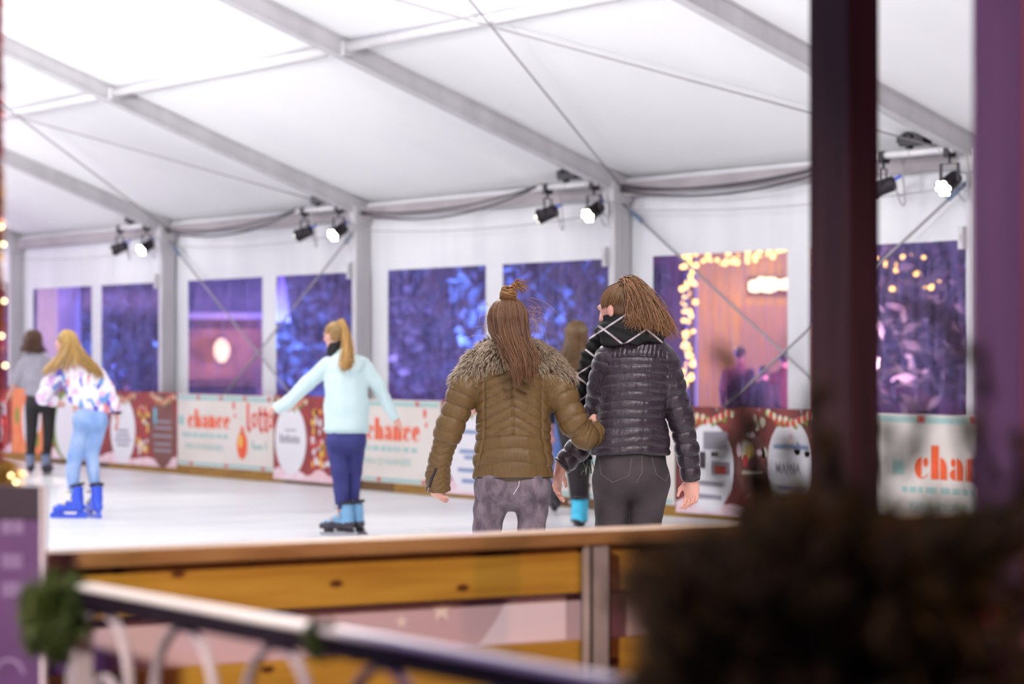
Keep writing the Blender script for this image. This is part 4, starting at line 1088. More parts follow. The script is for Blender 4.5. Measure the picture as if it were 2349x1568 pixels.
def loose_hair(head, R, hs, n, ends, seed, az=(70, 290), M=11, grow=.014, crown=(0, -.02, .03), stiff=.5, lift=0.0):
    """strands from the crown over the back of the head, ending around given points: ends = list of (point, spread)"""
    r = np.random.default_rng(seed); out = []; head = np.array(head)
    c0 = np.array(crown)
    for i in range(n):
        a = math.radians(r.uniform(*az)); u = (math.degrees(a)-az[0])/(az[1]-az[0])
        g = grow+r.uniform(-.004, .006); P = []
        for th_ in np.linspace(.12, 1.75+r.uniform(-.1, .15), 6):
            q = np.array([-math.sin(a)*math.sin(th_)*(.074+g), math.cos(a)*math.sin(th_)*(.094+g), math.cos(th_)*(.086+g)])+np.array([0, -.014, .028])
            P.append(head+R@(q*hs))
        f = u*(len(ends)-1); j = int(min(len(ends)-2, f)); w_ = f-j
        e = np.array(ends[j][0])*(1-w_)+np.array(ends[j+1][0])*w_; sp = ends[j][1]
        e = e+r.normal(size=3)*np.array([sp, sp*.6, sp*1.2]); p = P[-1]; d0 = (P[-1]-P[-2]); d0 = d0/np.linalg.norm(d0)*np.linalg.norm(e-p)*stiff
        for t in np.linspace(0, 1, M-5)[1:]:
            P.append((1-t)**3*p+3*(1-t)**2*t*(p+d0*.7-np.array([0, lift, 0]))+3*(1-t)*t*t*(e+np.array([0, -lift*.3, .08*stiff+lift*.5]))+t**3*e)
        out.append(P)
    return np.array(out)
def tied_hair(head, R, hs, n, tie, seed, az=(62, 298), grow=.010, low=1.75):
    """strands combed from the hairline to the tie point"""
    r = np.random.default_rng(seed); out = []; head = np.array(head); tie = np.array(tie)
    ctr = head+R@(np.array([0, -.014, .028])*hs)
    for i in range(n):
        a = math.radians(r.uniform(*az)); th_ = r.uniform(.9, low); g = grow+r.uniform(-.003, .004)
        rad = np.array([.074+g, .094+g, .086+g])*hs
        s0 = np.array([-math.sin(a)*math.sin(th_), math.cos(a)*math.sin(th_), math.cos(th_)])
        s1 = R.T@(tie-ctr)/rad; s1 /= np.linalg.norm(s1); P = []
        for t in np.linspace(0, 1, 7):
            q = s0*(1-t)+s1*t; q /= np.linalg.norm(q); P.append(ctr+R@(q*rad))
        out.append(P)
    return np.array(out)
def tail(start, mids, ends, n, seed, spread0=.012, M=10):
    """ponytail: bezier from start through control points to spread ends"""
    r = np.random.default_rng(seed); out = []
    for i in range(n):
        u = r.random(); e0, e1 = np.array(ends[0]), np.array(ends[1])
        e = e0*(1-u)+e1*u+r.normal(size=3)*.016; s0 = np.array(start)+r.normal(size=3)*spread0
        c1 = np.array(mids[0])+r.normal(size=3)*.016; c2 = np.array(mids[1])*.55+np.array(mids[1])*0+e*.45+r.normal(size=3)*.026
        wv = r.normal(size=3)*.007; ph = r.random()*6
        out.append([(1-t)**3*s0+3*(1-t)**2*t*c1+3*(1-t)*t*t*c2+t**3*e+wv*math.sin(ph+7*t)*t for t in np.linspace(0, 1, M)])
    return np.array(out)
# ------------------------------------------------------------------ garments' materials
M_brown = mat('olive_brown_nylon', S(96, 73, 38), S(108, 83, 47), scale=3, rough=.5, bump=.45, bscale=48, stretch=(1, 1, .5), spec=.4)
M_plum = mat('black_plum_nylon', S(42, 33, 42), S(54, 43, 53), scale=3, rough=.38, bump=.5, bscale=50, stretch=(1, 1, .5), spec=.5)
M_acid = mat('acid_wash_grey_denim', S(86, 74, 84), S(128, 114, 124), scale=26, rough=.8, bump=.3, bscale=180, detail=9, lo=.36, hi=.66, stretch=(1, 1, .55))
M_blackj = mat('washed_black_denim', S(40, 33, 36), S(64, 55, 58), scale=7, rough=.8, bump=.3, bscale=200, detail=6)
M_navy = mat('navy_denim', S(44, 46, 108), S(58, 60, 126), scale=6, rough=.8, bump=.2, bscale=150)
M_sky = mat('light_blue_denim', S(124, 162, 222), S(176, 202, 242), scale=5, rough=.8, bump=.2, bscale=150)
M_midj = mat('mid_blue_denim', S(70, 96, 160), S(96, 124, 186), scale=6, rough=.8)
M_mint = mat('mint_fleece', S(204, 231, 233), S(214, 237, 238), scale=4, rough=.9, sheen=.3, bump=.15, bscale=60)
M_greyk = mat('grey_knit', S(176, 172, 184), S(160, 156, 170), scale=30, rough=.95, bump=.3, bscale=120)
M_black = mat('black_leggings', S(30, 25, 28), S(40, 34, 36), scale=6, rough=.75)
M_navyc = mat('dark_navy_jacket', S(34, 34, 48), S(44, 44, 60), scale=6, rough=.6)
M_blackwool = mat('black_wool', S(26, 24, 26), S(36, 33, 34), scale=20, rough=.95)
M_bluepl = mat('blue_plastic', S(48, 84, 226), S(64, 104, 240), scale=3, rough=.25, coat=.4)
M_stripe = mat('white_piping', S(216, 210, 216), rough=.5); M_stitch = mat('dark_stitching', S(34, 26, 28), rough=.8); M_pstitch = mat('grey_stitching', S(110, 96, 100), rough=.8)
def two_tone(name, top, low, z):
    m = mat(name, top, rough=.4); nt = m.node_tree; N = nt.nodes; K = nt.links; p = N['Principled BSDF']
    tc = N.new('ShaderNodeTexCoord'); sp = N.new('ShaderNodeSeparateXYZ'); K.new(tc.outputs['Object'], sp.inputs[0])
    nz = N.new('ShaderNodeTexNoise'); nz.inputs['Scale'].default_value = 14; K.new(tc.outputs['Object'], nz.inputs['Vector'])
    ad = N.new('ShaderNodeMath'); ad.operation = 'MULTIPLY_ADD'; ad.inputs[1].default_value = .12; K.new(nz.outputs['Fac'], ad.inputs[0]); K.new(sp.outputs['Z'], ad.inputs[2])
    gt = N.new('ShaderNodeMath'); gt.operation = 'GREATER_THAN'; gt.inputs[1].default_value = z+.06; K.new(ad.outputs[0], gt.inputs[0])
    mx = N.new('ShaderNodeMixRGB'); mx.inputs[1].default_value = low; mx.inputs[2].default_value = top; K.new(gt.outputs[0], mx.inputs[0]); K.new(mx.outputs[0], p.inputs['Base Color'])
    return m
M_skC = two_tone('light_blue_and_black_boot', S(124, 176, 216), S(62, 56, 66), .115)
M_skE = two_tone('slate_and_black_boot', S(116, 128, 158), S(48, 44, 52), .14)
M_skF = two_tone('turquoise_and_black_boot', S(70, 200, 236), S(40, 40, 46), .09)
M_skK = mat('black_boot', S(38, 36, 42), S(54, 50, 56), scale=9, rough=.5)
def splash():
    m = bpy.data.materials.new('splashed_print_fleece'); m.use_nodes = True; nt = m.node_tree; N = nt.nodes; K = nt.links; p = N['Principled BSDF']; p.inputs['Roughness'].default_value = .85
    tc = N.new('ShaderNodeTexCoord'); mp = N.new('ShaderNodeMapping'); mp.inputs['Scale'].default_value = (1, 1, .6); mp.inputs['Rotation'].default_value = (0, .6, 0); K.new(tc.outputs['Object'], mp.inputs[0])
    nz = N.new('ShaderNodeTexNoise'); nz.inputs['Scale'].default_value = 7; K.new(mp.outputs[0], nz.inputs['Vector'])
    ad = N.new('ShaderNodeVectorMath'); ad.operation = 'MULTIPLY_ADD'; ad.inputs[1].default_value = (.09, .09, .09); K.new(nz.outputs['Color'], ad.inputs[0]); K.new(mp.outputs[0], ad.inputs[2])
    vo = N.new('ShaderNodeTexVoronoi'); vo.inputs['Scale'].default_value = 25; K.new(ad.outputs[0], vo.inputs['Vector'])
    sp = N.new('ShaderNodeSeparateColor'); K.new(vo.outputs['Color'], sp.inputs[0])
    cr = N.new('ShaderNodeValToRGB'); cr.color_ramp.interpolation = 'CONSTANT'; E = cr.color_ramp.elements
    E[0].position = 0; E[0].color = S(248, 242, 250); E[1].position = .50; E[1].color = S(236, 200, 236)
    for pos, c in ((.62, S(248, 244, 250)), (.78, S(96, 96, 214)), (.85, S(120, 168, 228)), (.91, S(240, 150, 160)), (.95, S(220, 176, 230))):
        e = E.new(pos); e.color = c
    K.new(sp.outputs[0], cr.inputs[0]); K.new(cr.outputs[0], p.inputs['Base Color']); return m
M_splash = splash()
def checked():
    m = bpy.data.materials.new('black_scarf_white_check'); m.use_nodes = True; nt = m.node_tree; N = nt.nodes; K = nt.links; p = N['Principled BSDF']; p.inputs['Roughness'].default_value = .95
    tc = N.new('ShaderNodeTexCoord'); sp = N.new('ShaderNodeSeparateXYZ'); K.new(tc.outputs['Object'], sp.inputs[0]); fac = None
    for cx, cz, ph in ((1.0, 1.25, .30), (1.0, -1.5, .12)):
        a = N.new('ShaderNodeMath'); a.operation = 'MULTIPLY'; a.inputs[1].default_value = cx/.19; K.new(sp.outputs['X'], a.inputs[0])
        b = N.new('ShaderNodeMath'); b.operation = 'MULTIPLY_ADD'; b.inputs[1].default_value = cz/.19; K.new(sp.outputs['Z'], b.inputs[0]); K.new(a.outputs[0], b.inputs[2])
        f = N.new('ShaderNodeMath'); f.operation = 'ADD'; f.inputs[1].default_value = ph; K.new(b.outputs[0], f.inputs[0])
        g = N.new('ShaderNodeMath'); g.operation = 'FRACT'; K.new(f.outputs[0], g.inputs[0])
        h = N.new('ShaderNodeMath'); h.operation = 'LESS_THAN'; h.inputs[1].default_value = .075; K.new(g.outputs[0], h.inputs[0])
        if fac is None: fac = h
        else:
            x = N.new('ShaderNodeMath'); x.operation = 'MAXIMUM'; K.new(fac.outputs[0], x.inputs[0]); K.new(h.outputs[0], x.inputs[1]); fac = x
    nz = N.new('ShaderNodeTexNoise'); nz.inputs['Scale'].default_value = 260; K.new(tc.outputs['Object'], nz.inputs['Vector'])
    mu = N.new('ShaderNodeMath'); mu.operation = 'MULTIPLY'; K.new(fac.outputs[0], mu.inputs[0]); K.new(nz.outputs['Fac'], mu.inputs[1])
    mx = N.new('ShaderNodeMixRGB'); mx.inputs[1].default_value = S(24, 24, 24); mx.inputs[2].default_value = S(255, 240, 246); K.new(mu.outputs[0], mx.inputs[0]); K.new(mx.outputs[0], p.inputs['Base Color']); return m
M_scarf = checked()
def capm(name, base): return mat(name, S(*base), S(*[int(c*.72) for c in base]), scale=30, rough=.5, stretch=(1, 1, .12))

def bounds(pts, m): P = np.array(pts); return P.min(0)-m, P.max(0)+m
def trousers(P, hips, legs, h, m, top, bottoms, bums=(), disp=None, name='trousers'):
    pts = [p for p, _ in hips]+[q for l in legs for q, _ in l]; lo, hi = bounds(pts, .2); lo[2] = max(0.05, lo[2]); s = SDF(lo, hi, h)
    s.torso(hips, .04)
    for l in legs: s.chain(l, .016)
    for c, r in bums: s.cone(c, c+np.array([0, .001, 0]), r, r, .05)
    s.cut((0, 0, top), (0, 0, 1)); s.cut((0, 0, bottoms), (0, 0, -1))
    return P.surf(name, s, m, disp, 1)
def top_garment(P, name, torso, sleeves, h, m, hem=None, cuffs=True, k=.03, yaw=0.0, disp=None, extra=None):
    pts = [p for p, _ in torso]+[q for a in sleeves for q, _ in a]; lo, hi = bounds(pts, .25); s = SDF(lo, hi, h)
    s.torso(torso, k, yaw)
    if extra: extra(s)
    if hem is not None: s.cut(*hem)
    for a in sleeves: s.chain(a, .022)
    for a in sleeves:
        e, q = a[-1][0], a[-2][0]; n = (e-q)/np.linalg.norm(e-q); mg = a[-1][1]*1.6
        sl, X, Y, Z = s.block(e-mg, e+mg); d = (X-e[0])*n[0]+(Y-e[1])*n[1]+(Z-e[2])*n[2]
        s.D[sl] = np.maximum(s.D[sl], d.astype(np.float32))
    return P.surf(name, s, m, disp, 1)
def wrinkle(amp, f, seed, aniso=(1, 1, 1)):
    A = np.array(aniso); return lambda V: amp*nz3(V*A, f, seed)+amp*.6*nz3(V*A, f*2.1, seed+1)

# ================================================================== A: olive-brown jacket, top knot
A = Person(1172, 12.153, 'skater seen from behind in an olive-brown quilted jacket with fur collar and top knot'); L = A.L
tor = [(L(1177, 1125), (.183, .135)), (L(1177, 1050), (.164, .122)), (L(1178, 985), (.152, .115)), (L(1178, 930), (.156, .118)), (L(1177, 880), (.160, .115)), (L(1175, 838), (.150, .10)), (L(1170, 805), (.075, .07))]
aL = [(L(1100, 857), .066), (L(1063, 900), .064), (L(1030, 985), .056), (L(1009, 1055, .03), .047), (L(1004, 1090, .05), .050), (L(1004, 1126, .06), .056)]
aR = [(L(1256, 857), .066), (L(1288, 905), .064), (L(1316, 968, -.02), .059), (L(1342, 1000, .0), .055), (L(1368, 996, .05), .049), (L(1382, 986, .09), .044)]
hips = [(L(1177, 1060), (.150, .108)), (L(1176, 1112), (.164, .118))]
lL = [(L(1132, 1122), .084), (L(1124, 1165), .072), (L(1117, 1215), .062), (L(1115, 1300), .058), (L(1112, 1400), .054), (L(1110, 1470), .045)]
lR = [(L(1219, 1122), .084), (L(1221, 1165), .070), (L(1219, 1215), .060), (L(1222, 1300), .058), (L(1226, 1400), .054), (L(1230, 1470), .045)]
hA = L(1164, 748); RA = rz(.22)@rxm(-.12)
hands = [(L(1004, 1092, .05), (0, .1, -1), (.9, .3, 0), (.1, 1, 0), .55, .82), (L(1388, 978, .09), (-.55, .35, .62), (-.3, .85, -.35), (.5, .2, .6), 1.25, .80)]
A.body(.005, tor, [aL, aR[:-1]+[(L(1386, 980, .09), .045)]], [lL, lR], hA, RA, L(1168, 815), hands, .98, .025)
zw = L(0, 996)[2]; xc = L(1177, 0)[0]; seams = np.array([L(0, y)[2] for y in (1112, 1056, 1025, 996)])
zarm = L(0, 1012)[2]
def qA(V):
    x = V[:, 0]-xc; z = V[:, 2]; ax = np.abs(x)
    ph = (z-zw+.48*ax)/.043; fr = ph-np.floor(ph)
    zz = z+.9*x*x; lowf = np.clip(np.interp(zz, seams, [0, 1, 2, 3]), 0, 3); lf = lowf-np.floor(np.minimum(lowf, 2.999))
    up = np.where(zz > zw, puff(fr), puff(lf))*.012
    up -= .007*np.exp(-(x/.005)**2)*(z > zw)+.006*np.exp(-((ax-.125-.04*np.clip((zw-z)/.2, 0, 1))/.005)**2)
    out = up
    for a in (aL, aR):
        par, d = arm_param(V, a); inarm = (ax > .155) & (d < .11) & ((z > zarm) | (ax > .2))
        Ltot = sum(np.linalg.norm(q[0]-p[0]) for p, q in zip(a[:-1], a[1:]))
        f1 = par/.058; f2 = (par+.012*np.sin(V[:, 0]*60+V[:, 1]*40))/.030
        sl = np.where(par < Ltot*.58, puff(f1-np.floor(f1))*.012, puff(f2-np.floor(f2))*.007)
        out = np.where(inarm, sl, out)
    return out+.0016*nz3(V*np.array([1.6, 1, .7]), 60, 5)+.002*nz3(V, 28, 6)-.004
jk = top_garment(A, 'jacket', tor, [aL, aR], .0046, M_brown, (L(1177, 1096), (0, 0, -1)), disp=qA); VFA = A.last
# curved hem: trim dips at the sides
pts = drape(A, VFA, dense([(L(1090, 0)[0], L(0, 1093.5)[2]), (L(1140, 0)[0], L(0, 1093.5)[2]), (L(1215, 0)[0], L(0, 1093.5)[2]), (L(1264, 0)[0], L(0, 1093.5)[2])]), .001)
MB().tube(pts, .0035, 6).build('hem_piping', M_dark, jk, smooth=True)
zp = drape(A, VFA, dense([(L(1001, 0)[0], L(0, 1074)[2]), (L(990, 0)[0], L(0, 1098)[2]), (L(984, 0)[0], L(0, 1118)[2])]), .002)
if len(zp) > 3:
    z_ = MB().tube(zp, .006, 6).build('cuff_zip', M_dark, jk, smooth=True); MB().tube([zp[-1], zp[-1]+np.array([-.006, -.004, -.02])], .003, 6).build('zip_pull', M_steel, z_)
MB().tube([L(1392, 998, .10), L(1408, 1003, .10)], .0025, 6).build('zip_pull', M_steel, jk)
def wA(V): return .0025*nz3(V*np.array([.6, .6, 1.6]), 30, 9)+.0015*nz3(V, 60, 10)
tr = trousers(A, hips, [lL, lR], .006, M_acid, L(0, 1075)[2], .16, [(L(1137, 1112, -.055), .075), (L(1215, 1112, -.055), .075)], wA); VT = A.last
sm = drape(A, VT, dense([(L(1192, 0)[0], L(0, 1088)[2]), (L(1190, 0)[0], L(0, 1110)[2]), (L(1178, 0)[0], L(0, 1130)[2])]), .001)
if len(sm) > 2: MB().tube(sm, .002, 5).build('back_seam', M_stripe, tr, smooth=True)
for e, l in ((0, lL), (1, lR)): skate(A, (l[-1][0][0], l[-1][0][1]+.04, 0), (.15, -.12)[e], 'hockey', M_skK, M_dark)
# fur collar
fp = [(L(1060, 872, .0), .034), (L(1098, 836, -.02), .046), (L(1148, 808, -.075), .050), (L(1200, 808, -.075), .050), (L(1250, 832, -.02), .048), (L(1292, 866, .0), .036)]
fp2 = [(L(1098, 832, .0), .042), (L(1128, 808, .08), .045), (L(1220, 808, .08), .045), (L(1252, 830, .0), .042)]
lo, hi = bounds([p for p, _ in fp+fp2], .1); s = SDF(lo, hi, .008); s.chain(fp, .03); s.chain(fp2, .03)
M_furb = mat('fur_backing', S(110, 84, 62), S(86, 64, 48), scale=20, rough=.95); M_fur = mat('fur_strands', (.3, .2, .1, 1), rough=.7, attr='Col', spec=.3)
fb = A.surf('fur_collar', s, M_furb); V, F = A.last; Nn = vnormals(V, F); r_ = np.random.default_rng(3); nf = 11000
ii = r_.integers(0, len(V), nf); b = V[ii]; nn = Nn[ii]; ctr = L(1172, 790); fl = b-ctr; fl[:, 1] *= .6; fl[:, 2] -= .05; fl /= np.linalg.norm(fl, axis=1)[:, None]
clump = np.stack([nz3(b, 55, 31), nz3(b, 55, 32), nz3(b, 55, 33)], 1)*.9
dr = fl*.75+nn*.55+clump*.8+.25*r_.normal(size=(nf, 3)); dr /= np.linalg.norm(dr, axis=1)[:, None]; Lf = .037*(.6+.7*r_.random((nf, 1)))
pth = np.stack([b-nn*.004, b+dr*Lf*.5+nn*.004, b+dr*Lf-np.array([0, 0, .010])], 1)
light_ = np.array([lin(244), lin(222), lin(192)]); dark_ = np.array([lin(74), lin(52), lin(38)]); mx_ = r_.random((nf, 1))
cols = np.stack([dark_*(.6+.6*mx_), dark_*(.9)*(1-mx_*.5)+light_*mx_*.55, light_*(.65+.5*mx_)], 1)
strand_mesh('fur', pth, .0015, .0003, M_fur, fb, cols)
# hair
HA = (122, 84, 56)
hr_ = A.cap(hA, RA, .98, .008, capm('brown_hair', (96, 62, 42)), front=.05, low=-.085)
ends = [(L(1150, 800, -.17), .010), (L(1186, 866, -.215), .009), (L(1188, 872, -.22), .008), (L(1206, 840, -.22), .014), (L(1216, 868, -.215), .008), (L(1224, 850, -.205), .010), (L(1228, 826, -.19), .012)]
S1 = loose_hair(hA, RA, .98, 1700, ends, 4, az=(70, 292), stiff=.55, lift=.075)
strand_mesh('hair_lengths', S1, .0016, .0008, M_hair, hr_, hair_cols(len(S1), (116, 80, 52), .55, 4))
S2 = tied_hair(hA, RA, .98, 520, L(1165, 688, -.035), 6, az=(60, 300), low=1.25); strand_mesh('hair_drawn_up', S2, .0016, .0012, M_hair, hr_, hair_cols(520, (118, 84, 58), .4, 6))
bun = []
r_ = np.random.default_rng(8); bc = L(1166, 676, -.035)
for i in range(420):
    a0 = r_.uniform(0, 6.28); tl = r_.uniform(-.5, .5); rr_ = .024+r_.normal()*.003; ph = r_.choice([0, 1])
    q = np.linspace(0, 4.4, 10)
    ring = np.stack([np.cos(a0+q)*rr_*1.25, np.sin(a0+q)*rr_*.9, np.sin(a0*2+q*1.3)*.020+tl*.032], 1)@rxm(.5*ph+.3).T
    bun.append(bc+ring)
for i in range(60):
    q = np.linspace(0, 1, 10)[:, None]; e = L(1190+r_.normal()*9, 664+r_.normal()*9, -.03+r_.normal()*.02)
    bun.append(bc+np.array([.008, 0, .012])+(e-bc)*q+np.array([0, 0, .022])*np.sin(q*PI))
strand_mesh('bun', bun, .0019, .001, M_hair, hr_, hair_cols(len(bun), (168, 122, 74), .35, 9))
fly = []
for i in range(46):
    sd = r_.choice([-1, 1]); st = L(1172+sd*42+r_.normal()*4, 735+r_.normal()*28, -.02+r_.normal()*.03); e = st+np.array([sd*abs(r_.normal())*.06, r_.normal()*.03, -abs(r_.normal())*.09])
    q = np.linspace(0, 1, 8)[:, None]; fly.append(st+(e-st)*q+np.array([sd*.02, 0, .02])*np.sin(q*PI))
strand_mesh('flyaway_hairs', fly, .0008, .0004, M_hair, hr_, hair_cols(len(fly), (190, 150, 110), .3, 3))

# ================================================================== B: black puffer jacket, checked scarf, ponytail
B = Person(1445, 12.25, 'skater in a black-plum quilted jacket with a black and white checked scarf and ponytail'); L = B.L
tor = [(L(1447, 1060), (.176, .125)), (L(1447, 1005), (.162, .115)), (L(1448, 945), (.140, .105)), (L(1455, 885), (.155, .112)), (L(1460, 835), (.160, .108)), (L(1458, 803), (.132, .09)), (L(1448, 778), (.07, .07))]
aR = [(L(1522, 824), .066), (L(1538, 880), .062), (L(1563, 960, .02), .052), (L(1577, 1030, .04), .046), (L(1588, 1102, .06), .042)]
aL = [(L(1394, 826), .064), (L(1382, 880, .02), .060), (L(1371, 945, .08), .053), (L(1364, 988, .13), .052), (L(1330, 1030, .14), .050), (L(1290, 1070, .13), .046)]
hips = [(L(1447, 1020), (.150, .105)), (L(1447, 1085), (.168, .116))]
lL = [(L(1403, 1110), .086), (L(1403, 1210), .071), (L(1405, 1300), .058), (L(1408, 1400), .052), (L(1410, 1470), .045)]
lR = [(L(1491, 1110), .086), (L(1480, 1210), .070), (L(1478, 1300), .058), (L(1478, 1400), .052), (L(1480, 1470), .045)]
hB = L(1421, 711); RB = rz(.92)@rxm(-.20)
hands = [(L(1589, 1100, .06), (-.02, .0, -1), (-.45, -.85, 0), (-.9, .35, 0), .75, .98), (L(1286, 1078, .13), (-.22, .0, -1), (.75, -.4, 0), (.3, .8, -.1), .55, .95)]
B.body(.005, tor, [aL, aR], [lL, lR], hB, RB, L(1440, 785), hands, 1.0, .022)
zy = L(0, 814)[2]; xc2 = L(1455, 0)[0]; zarm2 = L(0, 1000)[2]
def qB(V):
    x = V[:, 0]-xc2; z = V[:, 2]; ax = np.abs(x); yoke = z > zy-.9*x*x
    pv = (x+.004*np.sin(z*70))/.0205; ph = (z-zy+.5*x*x+.010*nz3(V*np.array([1, .5, 1.2]), 13, 21))/.0405
    fr = ph-np.floor(ph); out = np.where(yoke, puff(pv-np.floor(pv))*.006, puff(fr)*.0115)
    out -= .005*np.exp(-((z-zy+.9*x*x)/.004)**2)
    for a in (aL, aR):
        par, d = arm_param(V, a); inarm = (ax > .145) & (d < .10)
        if a is aL: inarm = (d < .078) & ((x < -.105) | (V[:, 1] > .1))
        f1 = (par+.010*nz3(V, 30, 8))/.056; out = np.where(inarm, puff(f1-np.floor(f1))*.010, out)
    return out+.0022*nz3(V*np.array([1.5, 1, .8]), 52, 15)+.0030*nz3(V*np.array([.7, 1, 1.3]), 24, 16)-.004
jb = top_garment(B, 'jacket', tor, [aL, aR], .0046, M_plum, (L(1447, 1040), (0, 0, -1)), disp=qB); VFB = B.last
dm = [(L(1377, 0)[0], L(0, 846)[2]), (L(1385, 0)[0], L(0, 860)[2]), (L(1377, 0)[0], L(0, 874)[2]), (L(1368, 0)[0], L(0, 858)[2]), (L(1377, 0)[0], L(0, 846)[2])]
dp = drape(B, VFB, dense(dm, 6), .002)
if len(dp) > 6: MB().tube(dp, .0022, 5).build('sleeve_badge', M_stitch, jb, smooth=True)
tr = trousers(B, hips, [lL, lR], .006, M_blackj, L(0, 1030)[2], .16, [(L(1406, 1105, -.062), .082), (L(1490, 1105, -.062), .082)], lambda V: .0022*nz3(V*np.array([.5, .6, 1.7]), 34, 19)); VT = B.last
for pk in ([(1374, 1052), (1376, 1084), (1402, 1102), (1440, 1088), (1447, 1048)], [(1492, 1040), (1502, 1085), (1524, 1100), (1532, 1085)]):
    q = drape(B, VT, dense([(L(x, 0)[0], L(0, y)[2]) for x, y in pk]), .001)
    if len(q) > 3:
        pc = MB().tube(q, .0014, 5).build('pocket_seam', M_pstitch, tr, smooth=True)
q = drape(B, VT, dense([(L(1470, 0)[0], L(0, 1042)[2]), (L(1470, 0)[0], L(0, 1080)[2]), (L(1456, 0)[0], L(0, 1104)[2])]), .001)
MB().tube(q, .0014, 5).build('back_seam', M_pstitch, tr, smooth=True)
for e, l in ((0, lL), (1, lR)): skate(B, (l[-1][0][0], l[-1][0][1]+.04, 0), (.3, .1)[e], 'hockey', M_skK, M_dark)
# scarf
sp_ = [(L(1418, 742, .02), (.078, .082)), (L(1432, 757, .0), (.105, .10)), (L(1448, 772, -.015), (.136, .115)), (L(1452, 781, -.015), (.125, .11))]
lo, hi = bounds([p for p, _ in sp_]+[L(1330, 960, .2), L(1345, 1062, .2)], .18); s = SDF(lo, hi, .006); s.torso(sp_, .02); s.cut(L(1450, 786), (.12, 0, -1))
s.chain([(L(1385, 752, .06), .030), (L(1366, 790, .07), .032), (L(1352, 820, .10), .034), (L(1341, 870, .15), .036), (L(1336, 930, .19), .034), (L(1340, 1000, .21), .030), (L(1346, 1050, .20), .028)], .02)
s.chain([(L(1388, 764, -.03), .028), (L(1450, 772, -.108), .026), (L(1506, 768, -.05), .032), (L(1516, 762, .04), .03)], .025)
def qS(V): return .005*np.sin((V[:, 2]*1.0+.35*V[:, 0])*150+3*nz3(V, 9, 3))+.003*nz3(V, 40, 4)
sc_ = B.surf('scarf', s, M_scarf, qS, 2)
fr_ = []; r_ = np.random.default_rng(5)
for i in range(70):
    st = L(1347+r_.normal()*5, 1060, .20+r_.normal()*.012); e = st+np.array([r_.normal()*.012, r_.normal()*.01, -.045-.02*r_.random()])
    q = np.linspace(0, 1, 6)[:, None]; fr_.append(st+(e-st)*q)
strand_mesh('fringe', fr_, .002, .001, M_hair, sc_, np.where(r_.random((70, 1)) > .6, np.array([[.6, .62, .58]]), np.array([[.02, .03, .025]])))
HB = (138, 100, 62)
hr_ = B.cap(hB, RB, 1.0, .006, capm('brown_hair_cap', (104, 72, 46)), front=.040, low=-.05); tie = L(1430, 656, -.035)
S2 = tied_hair(hB, RB, 1.0, 1000, tie, 12, az=(48, 312), low=1.75); strand_mesh('hair_drawn_back', S2, .0015, .0012, M_hair, hr_, hair_cols(1000, (128, 92, 58), .4, 12))
S3 = np.concatenate([tail(tie, [L(1432, 618, -.07), L(1470, 690, -.13)], [L(1440, 742, -.13), L(1482, 752, -.14)], 300, 13, .014), tail(tie, [L(1448, 612, -.06), L(1500, 680, -.12)], [L(1478, 748, -.13), L(1530, 762, -.10)], 420, 14, .014),
                     tail(tie, [L(1455, 620, -.05), L(1515, 700, -.10)], [L(1515, 755, -.10), L(1552, 770, -.07)], 170, 15, .012)])
strand_mesh('ponytail', S3, .0017, .0006, M_hair, hr_, hair_cols(len(S3), (146, 106, 72), .55, 16))
MB().tube([tie+RB@np.array([.018*math.cos(a), .018*math.sin(a), .0]) for a in np.linspace(0, 2*PI, 13)], .006, 6).build('hair_tie', M_dark, hr_, smooth=True)

# ================================================================== C: mint hoodie
C = Person(785, 22.0, 'skater gliding with arms spread in a pale mint hoodie and navy jeans'); L = C.L
tor = [(L(795, 1005), (.180, .13)), (L(795, 935), (.176, .128)), (L(794, 880), (.170, .122)), (L(791, 838), (.155, .105)), (L(783, 806), (.075, .07))]
aL = [(L(752, 836), .066), (L(706, 878, .03), .062), (L(660, 922, .06), .052), (L(630, 938, .08), .048)]
aR = [(L(832, 836), .066), (L(866, 882, .02), .058), (L(893, 935, .04), .046), (L(908, 962, .05), .036)]
hips = [(L(794, 985), (.155, .11)), (L(794, 1012), (.160, .115))]
lL = [(L(772, 1020), .084), (L(779, 1080), .070), (L(783, 1120), .062), (L(785, 1170), .052)]
lR = [(L(816, 1018, .03), .080), (L(811, 1080, .08), .066), (L(808, 1120, .11), .058), (L(808, 1165, .12), .048)]
hC = L(768, 770); RC = rz(.85)@rxm(-.1)
hands = [(L(640, 934, .07), (-1, .3, -.2), (0, 0, -1), (0, 1, 0), .9, .85, .0095), (L(910, 966, .05), (.5, .2, -.8), (-.7, -.3, -.4), (0, 1, 0), .4, .9, .0095)]
C.body(.008, tor, [aL, aR], [lL, lR], hC, RC, L(779, 812), hands, .98, .025)
def hoodx(s):
    s.ell(L(806, 838, -.10), (.105, .05, .062), rz(.1), .03); s.ell(L(800, 822, -.07), (.11, .07, .04), None, .03)
hd = top_garment(C, 'hoodie', tor, [aL, aR], .008, M_mint, (L(795, 993), (0, 0, -1)), disp=wrinkle(.006, 18, 3, (1, 1, .6)), extra=hoodx)
MB().tube([L(795, 984)+np.array([.186*math.cos(a), .137*math.sin(a), 0]) for a in np.linspace(0, 2*PI, 33)], .008, 6).build('waistband', M_mint, hd, smooth=True)
trousers(C, hips, [lL, lR], .009, M_navy, L(0, 988)[2], .215, [(L(774, 1010, -.05), .075), (L(816, 1010, -.03), .072)], wrinkle(.003, 30, 4, (.6, .6, 1.6)), 'jeans')
for l, yw in ((lL, 1.35), (lR, 1.15)):
    p = l[-1][0]; skate(C, (p[0], p[1], 0), yw, 'hockey', M_skC, M_skE)
